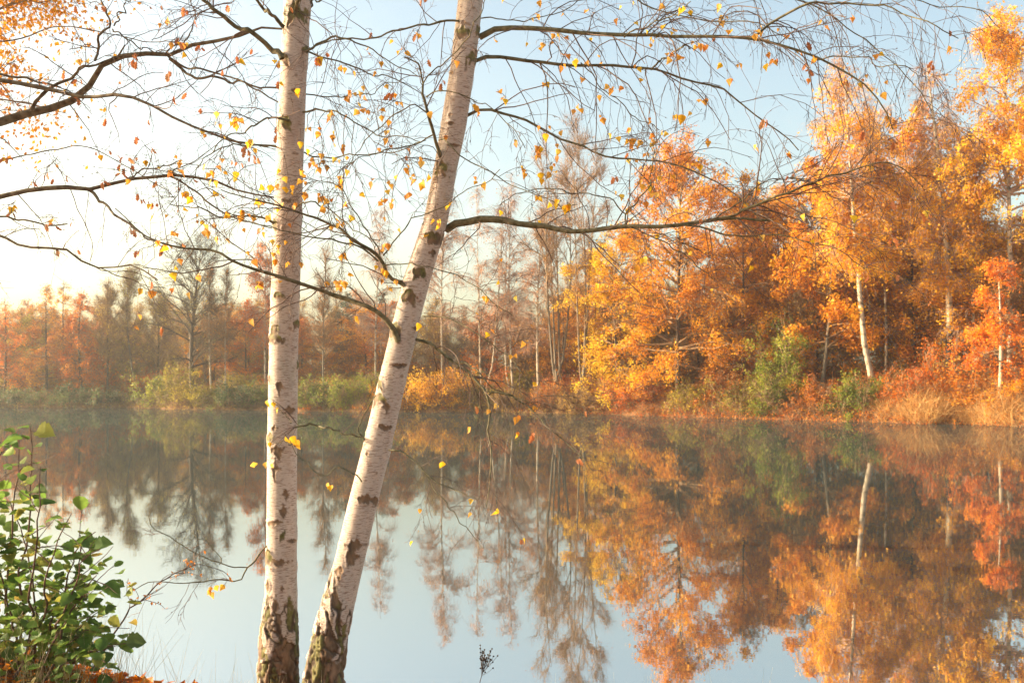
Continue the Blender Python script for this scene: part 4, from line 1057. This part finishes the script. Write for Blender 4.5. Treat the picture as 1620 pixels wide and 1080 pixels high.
cc([(672, 745), (688, 770), (702, 788), (722, 815), (742, 842), (765, 866)], 2, 1.1, 5.6, 5.5, 4, .25, hang=.8, leaves=(2, 'orange'))
cc([(572, 760), (562, 754), (545, 745), (536, 739), (527, 738), (510, 753), (490, 735), (470, 718), (450, 690)], 2.4, 1.2, 5.75, 5.6, 2, .2, leaves=(1, 'yellow'), fine=.6)
cc([(577, 692), (568, 682), (571, 665), (585, 640), (592, 620), (586, 600)], 2.6, 1.2, 5.75, 5.6, 2, .2, leaves=(0, 'yellow'), fine=.6)
cc([(760, 30), (800, 32), (850, 30), (900, 10), (950, -20)], 2, 1.2, 5.9, 6.2, 8, .4, hang=.8, leaves=(10, 'orange'))
cc([(880, -60), (960, -20), (1040, 10), (1110, 30), (1180, 35), (1260, 60)], 3, 1.4, 6.4, 6.0, 20, .5, hang=1.4, leaves=(18, 'orange'))
cc([(1120, -60), (1220, -10), (1300, 20), (1370, 60), (1440, 120), (1470, 180)], 3, 1.2, 6.0, 5.8, 20, .5, hang=1.6, leaves=(8, 'orange'))
cc([(1240, -60), (1360, -20), (1450, 0), (1540, 15), (1590, 40)], 2.6, 1.2, 5.8, 5.6, 10, .4, hang=1.6, leaves=(4, 'rust'))
for (x, y, k) in [(915, 97, 'yellow'), (905, 100, 'yellow'), (925, 104, 'orange'), (880, 58, 'yellow'), (876, 72, 'orange'), (834, 72, 'yellow'), (787, 150, 'orange'), (866, 205, 'orange'), (860, 214, 'yellow'),
                  (851, 203, 'orange'), (1070, 185, 'yellow'), (1080, 183, 'yellow'), (1048, 213, 'yellow'), (1058, 215, 'yellow'), (1035, 215, 'orange'), (880, 232, 'orange'), (885, 240, 'yellow'),
                  (829, 276, 'orange'), (854, 276, 'yellow'), (872, 326, 'yellow'), (882, 326, 'yellow'), (762, 474, 'yellow'), (770, 470, 'yellow'), (664, 514, 'yellow'), (721, 100, 'orange'), (755, 292, 'orange'), (765, 290, 'yellow'),
                  (1108, 255, 'yellow'), (1260, 85, 'orange'), (1502, 75, 'orange'), (1504, 84, 'orange'), (1140, 37, 'orange'), (1052, 45, 'yellow'), (1022, 52, 'yellow'), (745, 680, 'orange'), (790, 645, 'orange'), (776, 652, 'orange'), (747, 793, 'yellow'), (790, 808, 'yellow')]:
    held.append(px(x, y - 8, 5.6 + lr.uniform(-.15, .15))); put_leaf(k, held[-1], b2, size=1.05)
hold(b2, held)

# the tree left of the picture
ll = lambda *a, **k: branch(b3, BRANCHL, *a, **k)
t3 = spline(np.array([[-4.7, 6.9, .1, .20], [-4.75, 6.9, 1.5, .17], [-4.6, 6.85, 3.0, .15], [-4.7, 6.8, 5.5, .12], [-4.6, 6.8, 8.5, .05]]), 40)
mb = MB(); V, Fq = tubes(t3[None, :, :3], t3[None, :, 3], 20); mb.add(V, Fq); to_root(mb, 'trunk', [DARKBARK], b3)
ll([(-265, 520), (-200, 380), (-120, 270), (-60, 216), (0, 193), (30, 180), (55, 173), (95, 160), (120, 150), (140, 135), (150, 118), (158, 108), (175, 98), (200, 90), (235, 87), (265, 90), (285, 80), (310, 70), (345, 66), (375, 62), (400, 51), (430, 46), (455, 50)],
   26, 3, 6.8, 6.4, 26, .38, hang=.3, leaves=(22, 'rust'))
ll([(-265, 330), (-160, 190), (-80, 130), (-20, 125), (35, 131), (70, 137), (110, 145), (130, 152), (165, 151), (200, 155), (240, 170), (280, 192), (320, 208), (350, 220), (375, 228), (405, 232), (436, 232)],
   13, 2.5, 6.7, 6.2, 26, .38, hang=.3, leaves=(22, 'rust'))
ll([(55, 174), (65, 158), (82, 142), (105, 125), (130, 112), (160, 97), (176, 88), (200, 75)], 6.5, 2.5, 6.62, 6.4, 6, .3, leaves=(4, 'rust'))
ll([(-60, 112), (0, 118), (40, 122), (70, 130), (100, 141)], 5, 3, 6.8, 6.6, 6, .3, leaves=(6, 'rust'))
ll([(155, 98), (156, 78), (165, 56), (178, 38), (172, 24), (158, 0), (150, -30)], 4.5, 2.2, 6.5, 6.3, 7, .35, leaves=(5, 'rust'))
ll([(178, 38), (188, 30), (198, 12), (215, -15)], 2.6, 1.5, 6.4, 6.3, 5, .3, leaves=(3, 'rust'))
ll([(265, 90), (280, 103), (295, 114), (312, 125), (350, 125), (385, 132), (410, 138), (445, 140)], 5, 2.5, 6.5, 6.3, 7, .3, leaves=(7, 'rust'))
ll([(270, 93), (290, 104), (320, 113), (360, 122), (400, 140), (440, 158)], 3.6, 2.2, 6.5, 6.2, 6, .3, leaves=(4, 'rust'))
ll([(172, 42), (190, 55), (210, 68), (235, 78), (258, 86)], 2.6, 1.8, 6.45, 6.4, 5, .3, leaves=(2, 'rust'))
ll([(268, 88), (278, 78), (290, 68), (300, 45), (308, 20), (298, -10)], 2.8, 1.6, 6.45, 6.3, 7, .3, leaves=(4, 'rust'))
ll([(-265, 560), (-200, 450), (-130, 365), (-50, 325), (0, 311), (35, 302), (70, 299), (110, 297), (145, 297), (180, 287), (210, 282), (240, 280), (265, 277), (300, 280), (340, 286), (365, 297), (400, 307), (438, 313)],
   16, 2.6, 6.7, 6.3, 26, .38, hang=.3, leaves=(26, 'rust'))
ll([(138, 298), (150, 308), (165, 322), (188, 343), (212, 360), (232, 376), (262, 388)], 5.5, 2.2, 6.5, 6.2, 8, .3, leaves=(8, 'rust'))
ll([(265, 278), (285, 288), (305, 302), (330, 320), (352, 336), (385, 348), (430, 362)], 3.6, 1.8, 6.4, 6.1, 10, .3, leaves=(8, 'orange'))
ll([(200, 285), (230, 270), (258, 266), (288, 258)], 2.8, 1.6, 6.5, 6.4, 4, .3, leaves=(5, 'rust'))
ll([(-250, 640), (-150, 480), (-80, 400), (-30, 368), (0, 375), (20, 385), (50, 392), (75, 393), (102, 393), (115, 405), (135, 416), (160, 423), (200, 420), (225, 428), (250, 445)], 9, 2, 6.6, 6.2, 18, .35, hang=.4, leaves=(12, 'rust'))
ll([(-100, 320), (-30, 338), (0, 342), (40, 350), (70, 355), (107, 354)], 4.5, 2.2, 6.7, 6.5, 7, .3, leaves=(5, 'rust'))
ll([(-60, 255), (0, 250), (60, 236), (130, 233), (170, 246), (220, 275), (262, 300)], 2.6, 1.4, 6.6, 6.3, 12, .35, leaves=(16, 'rust'))
ll([(-60, 60), (0, 65), (60, 50), (120, 45), (200, 60), (280, 70)], 2.4, 1.4, 6.6, 6.3, 10, .35, leaves=(8, 'orange'))
ll([(160, 422), (180, 436), (205, 441), (232, 452), (262, 456)], 1.8, 1.2, 6.3, 6.2, 5, .25, leaves=(8, 'orange'))

# golden tree farther along the near bank at the left edge
tr, cr, bk, tw, lf = make_tree(611, 17, **B(R=3.7, cb=.33, leaves=46000, leaf=.085, spread=.09, patch=.35, hang=.5, twigs=9000, twig_len=1.0, twig_w=.008, trunk_r=.17, leafm=AMBER, limbs=110, subs=9, kind='oak', droop=.25, limbw=.4))
g = empty('birch_tree', (-10.3, 15.5, float(land(-10.3, 15.5))))
tr.build('trunk', [bk, TWIG], g); c = cr.build('crown', [lf, TWIG], g, smooth=False); c["kind"] = "stuff"
tag(g, 'golden leaved tree whose crown fills the top left corner', 'tree')

# ------------------------------------------------------------------ hazel bush at the lower left
hz = empty('hazel_bush', (-2.45, 4.75, float(land(-2.45, 4.75)))); tag(hz, 'green broad leaved hazel bush at the lower left beside the water', 'bush')
hr = np.random.default_rng(31)
stems = [[(25, 1075), (30, 960), (38, 860), (44, 770), (46, 710), (50, 672)], [(0, 1060), (8, 920), (18, 820), (26, 750), (30, 690)], [(45, 1075), (62, 980), (80, 900), (96, 840), (112, 815)],
         [(60, 1075), (85, 1000), (112, 930), (138, 885), (160, 868)], [(60, 1075), (90, 960), (125, 870), (150, 840)], [(80, 1078), (108, 1020), (132, 985), (152, 965)], [(10, 1070), (-10, 950), (-20, 840), (-10, 740), (0, 690)],
         [(30, 1070), (50, 960), (60, 880), (70, 800), (60, 740)], [(70, 1078), (98, 1000), (128, 940), (158, 905)], [(-40, 1070), (-30, 900), (-20, 780), (10, 700)], [(50, 1075), (80, 1010), (105, 960), (120, 900), (118, 850)],
         [(20, 1075), (20, 1000), (0, 930), (-10, 860)], [(40, 1075), (60, 1010), (60, 940), (40, 860), (20, 790)], [(90, 1078), (120, 1045), (150, 1030), (172, 1045)]]
mb = MB(); spts = []
for i, s_ in enumerate(stems):
    Q = px_curve(s_, 4.75 + hr.uniform(-.15, .25), 4.6 + hr.uniform(-.35, .45), 14, .1, i)
    V, Fq = tubes(Q[None], np.linspace(.0075, .002, 14)[None], 6); mb.add(V, Fq, .5, 0); spts.append(Q)
SP = np.stack(spts)
p, dr, i_, t_ = sample(hr, SP, 70, .25, .95)
SQ = grow(hr, p, nrm(dr * .5 + rdir(hr, 70) * [1, .8, .5] + [0, 0, .2]), hr.uniform(.10, .30, 70), 14, .07, -.02)
V, Fq = tubes(SQ, np.linspace(.0028, .0014, 14)[None] * np.ones((70, 1)), 4); mb.add(V, Fq, .5, 0)
to_root(mb, 'stems', [bark_mat('hazel_bark', (.10, .06, .045), (.18, .11, .08), 20, 1)], hz)
AL = np.concatenate([SP, SQ]); wts = np.concatenate([np.full(14, 4.), np.full(70, 1.0)]); wts /= wts.sum()
p, dr, i_, t_ = sample(hr, AL, 420, .2, 1.0, wts)
pp, _, _, _ = sample(hr, SP, 500, .05, .6)
mb = MB()
for q_ in np.vstack([p[300:], pp + hr.normal(size=(500, 3)) * [.10, .16, .07] + [0, .12, 0]]):
    k_ = LMESH['green'][lr.integers(0, 4)]; v_ = np.zeros(len(k_.vertices) * 3); k_.vertices.foreach_get('co', v_); v_ = v_.reshape(-1, 3)
    az_ = hr.uniform(0, 6.283)
    E_ = np.array(frame_euler((math.cos(az_), math.sin(az_), hr.uniform(-.5, .2)), (hr.normal() * .3, -.3 + hr.normal() * .3, 1), hr.normal() * .3).to_matrix())
    v_ = (v_ * hr.uniform(.5, 1.0)) @ E_.T + q_
    fc_ = np.array([list(f_.vertices) for f_ in k_.polygons if len(f_.vertices) == 4 and f_.material_index == 0])
    mb.add(v_, fc_, hr.random())
o = to_root(mb, 'foliage', [leaf_mat('inner_green_leaves', [(.07, .12, .025), (.13, .22, .04), (.20, .31, .05), (.36, .26, .06)], trans=.45, rough=.6)], hz); o['kind'] = 'stuff'
for k in range(300):
    pxx = CX + p[k][0] / p[k][1] * F
    az_ = hr.uniform(0, 6.283)
    dl = nrm(np.array([math.cos(az_), math.sin(az_) * .8, hr.uniform(-.45, .25)]) + dr[k] * .25)
    o = put_leaf('green', p[k], hz, d=tuple(dl), size=hr.uniform(.65, 1.12), up=(hr.normal() * .25, -.28 + hr.normal() * .25, 1), roll=hr.normal() * .25)
# dead stick leaning out of the bush over the water
st = empty('dead_stick', px(150, 1045, 4.9)); tag(st, 'thin bare stick slanting up over the water from the hazel bush', 'stick')
P = px_curve([(145, 1060), (175, 1010), (203, 968), (230, 942), (255, 918), (285, 902), (318, 894), (350, 905)], 4.9, 5.3, 24, .03, 3)
mb = MB(); V, Fq = tubes(P[None], np.linspace(.0055, .0018, 24)[None], 6); mb.add(V, Fq)
p, dr, i_, t_ = sample(hr, P[None], 16, .3, 1)
Q = grow(hr, p, nrm(dr + rdir(hr, 16) * .9), hr.uniform(.06, .28, 16), 6, .2, -.08); V, Fq = tubes(Q, np.linspace(.0019, .001, 6)[None] * np.ones((16, 1)), 4); mb.add(V, Fq)
p, dr, i_, t_ = sample(hr, Q, 60, .2, 1); V, Fq = leaf_quads(hr, p, .018, .3); mb.add(V, Fq, .5, 1)
to_root(mb, 'stem', [NTWIG, RUST], st)
# dried seed head
sd = empty('dried_flower', px(757, 1100, 6.3)); tag(sd, 'dried brown seed head on a thin stem before the water, bottom centre', 'plant')
P = px_curve([(757, 1105), (759, 1080), (764, 1062), (768, 1048)], 6.3, 6.3, 12); mb = MB(); V, Fq = tubes(P[None], np.linspace(.003, .0018, 12)[None], 5); mb.add(V, Fq)
sp = px(768, 1040, 6.3) + hr.normal(size=(46, 3)) * [.026, .02, .036]
base = P[hr.integers(7, 12, 46)]
Q = np.stack([base, (base + sp) / 2 + [0, 0, -.005], sp], 1); V, Fq = tubes(Q, np.full((46, 3), .0012), 3); mb.add(V, Fq)
to_root(mb, 'stem', [NTWIG], sd)
mb = MB()
ds = rdir(hr, 46) * .006; Q = np.stack([sp - ds, sp - ds * .4, sp + ds * .4, sp + ds], 1); V, Fq = tubes(Q, np.array([.001, .0055, .0055, .001])[None] * np.ones((46, 1)), 5); mb.add(V, Fq)
o = to_root(mb, 'seed_head', [DARKBARK], sd); o['kind'] = 'stuff'

# grass wisps and fallen leaves on the near bank
n = 70
gp = np.stack([(hr.uniform(120, 460, n) - CX) / F * 5.6, hr.uniform(5.2, 6.3, n)], -1)
gp2 = np.stack([hr.uniform(-3.3, -1.9, 800), hr.uniform(4.2, 5.3, 800)], -1)
gp = np.vstack([gp, gp2, np.stack([hr.uniform(-2.2, 1.8, 70), hr.uniform(5.6, 6.2, 70)], -1)]); n = len(gp)
gl = np.concatenate([hr.uniform(.1, .5, 70) * hr.random(70) ** .5, hr.uniform(.15, .45, 800), hr.uniform(.05, .32, 70)])
P = np.concatenate([gp, land(gp[:, 0], gp[:, 1])[:, None] - .01], 1)
Q = grow(hr, P, nrm(np.stack([hr.normal(size=n) * .25, hr.normal(size=n) * .25, np.ones(n)], -1)), gl, 7, .06, -.06)
mb = MB(); V, Fq = tubes(Q, np.linspace(.0011, .0004, 7)[None] * np.ones((n, 1)), 3); mb.add(V, Fq, hr.random(len(Fq)))
GR = leaf_mat("near_grass", [(.28, .22, .10), (.16, .18, .05), (.45, .34, .18), (.60, .50, .32)], trans=.3)
tag(mb.build('grass', [GR]), 'thin pale grass blades on the near bank', 'grass', kind='stuff')
n = 7000
fx = hr.uniform(-4.5, -1.3, n); fy = hr.uniform(3.2, 6.2, n)
P = np.stack([fx, fy, land(fx, fy) + hr.uniform(0, .035, n)], -1)
lm = MB()
d = nrm(np.stack([hr.normal(size=n), hr.normal(size=n), hr.normal(size=n) * .3], -1)); s_ = nrm(np.cross(d, nrm(np.stack([hr.normal(size=n) * .35, hr.normal(size=n) * .35, np.ones(n)], -1))))
up_ = np.cross(s_, d); L = hr.uniform(.03, .07, n)[:, None]
a_, b_, c_, e_, f_ = P, P + d * L * .45 + s_ * L * .36 + up_ * L * .12, P + d * L + up_ * L * .15, P + d * L * .45 - s_ * L * .36 + up_ * L * .12, P + d * L * .45
V = np.stack([a_, b_, c_, e_, f_], 1).reshape(-1, 3); b5 = np.arange(n)[:, None] * 5
tint = hr.random(n)
lm.add(V, np.concatenate([b5 + [[0, 1, 4, 4]], ]) [:0] if False else (b5 + [[0, 1, 4]]), tint)
for tri in ([1, 2, 4], [2, 3, 4], [3, 0, 4]):
    lm.T.append(b5 + [tri]); lm.at.append(tint); lm.mt.append(np.zeros(n, int))
tag(lm.build('fallen_leaves', [ORANGE], smooth=False), 'orange fallen leaves on the near bank under the hazel bush', 'fallen leaves', kind='stuff')

# ------------------------------------------------------------------ autumn haze over the pond
HAZE = True
if HAZE:
    x0, x1, y0, y1, z0, z1 = -135., 66., -8., 150., -2.6, 27.
    mb = MB()
    mb.add([(x0, y0, z0), (x1, y0, z0), (x1, y1, z0), (x0, y1, z0), (x0, y0, z1), (x1, y0, z1), (x1, y1, z1), (x0, y1, z1)],
           [(0, 3, 2, 1), (4, 5, 6, 7), (0, 1, 5, 4), (1, 2, 6, 5), (2, 3, 7, 6), (3, 0, 4, 7)])
    mt, nn, nd, ln = newmat("haze"); out = nd("ShaderNodeOutputMaterial"); v = nd("ShaderNodeVolumePrincipled")
    v.inputs["Color"].default_value = (.96, .95, .88, 1); v.inputs["Density"].default_value = .0007; v.inputs["Anisotropy"].default_value = .7
    ln(v.outputs[0], out.inputs["Volume"])
    hzb = mb.build('haze', [mt], smooth=False); tag(hzb, kind='stuff')
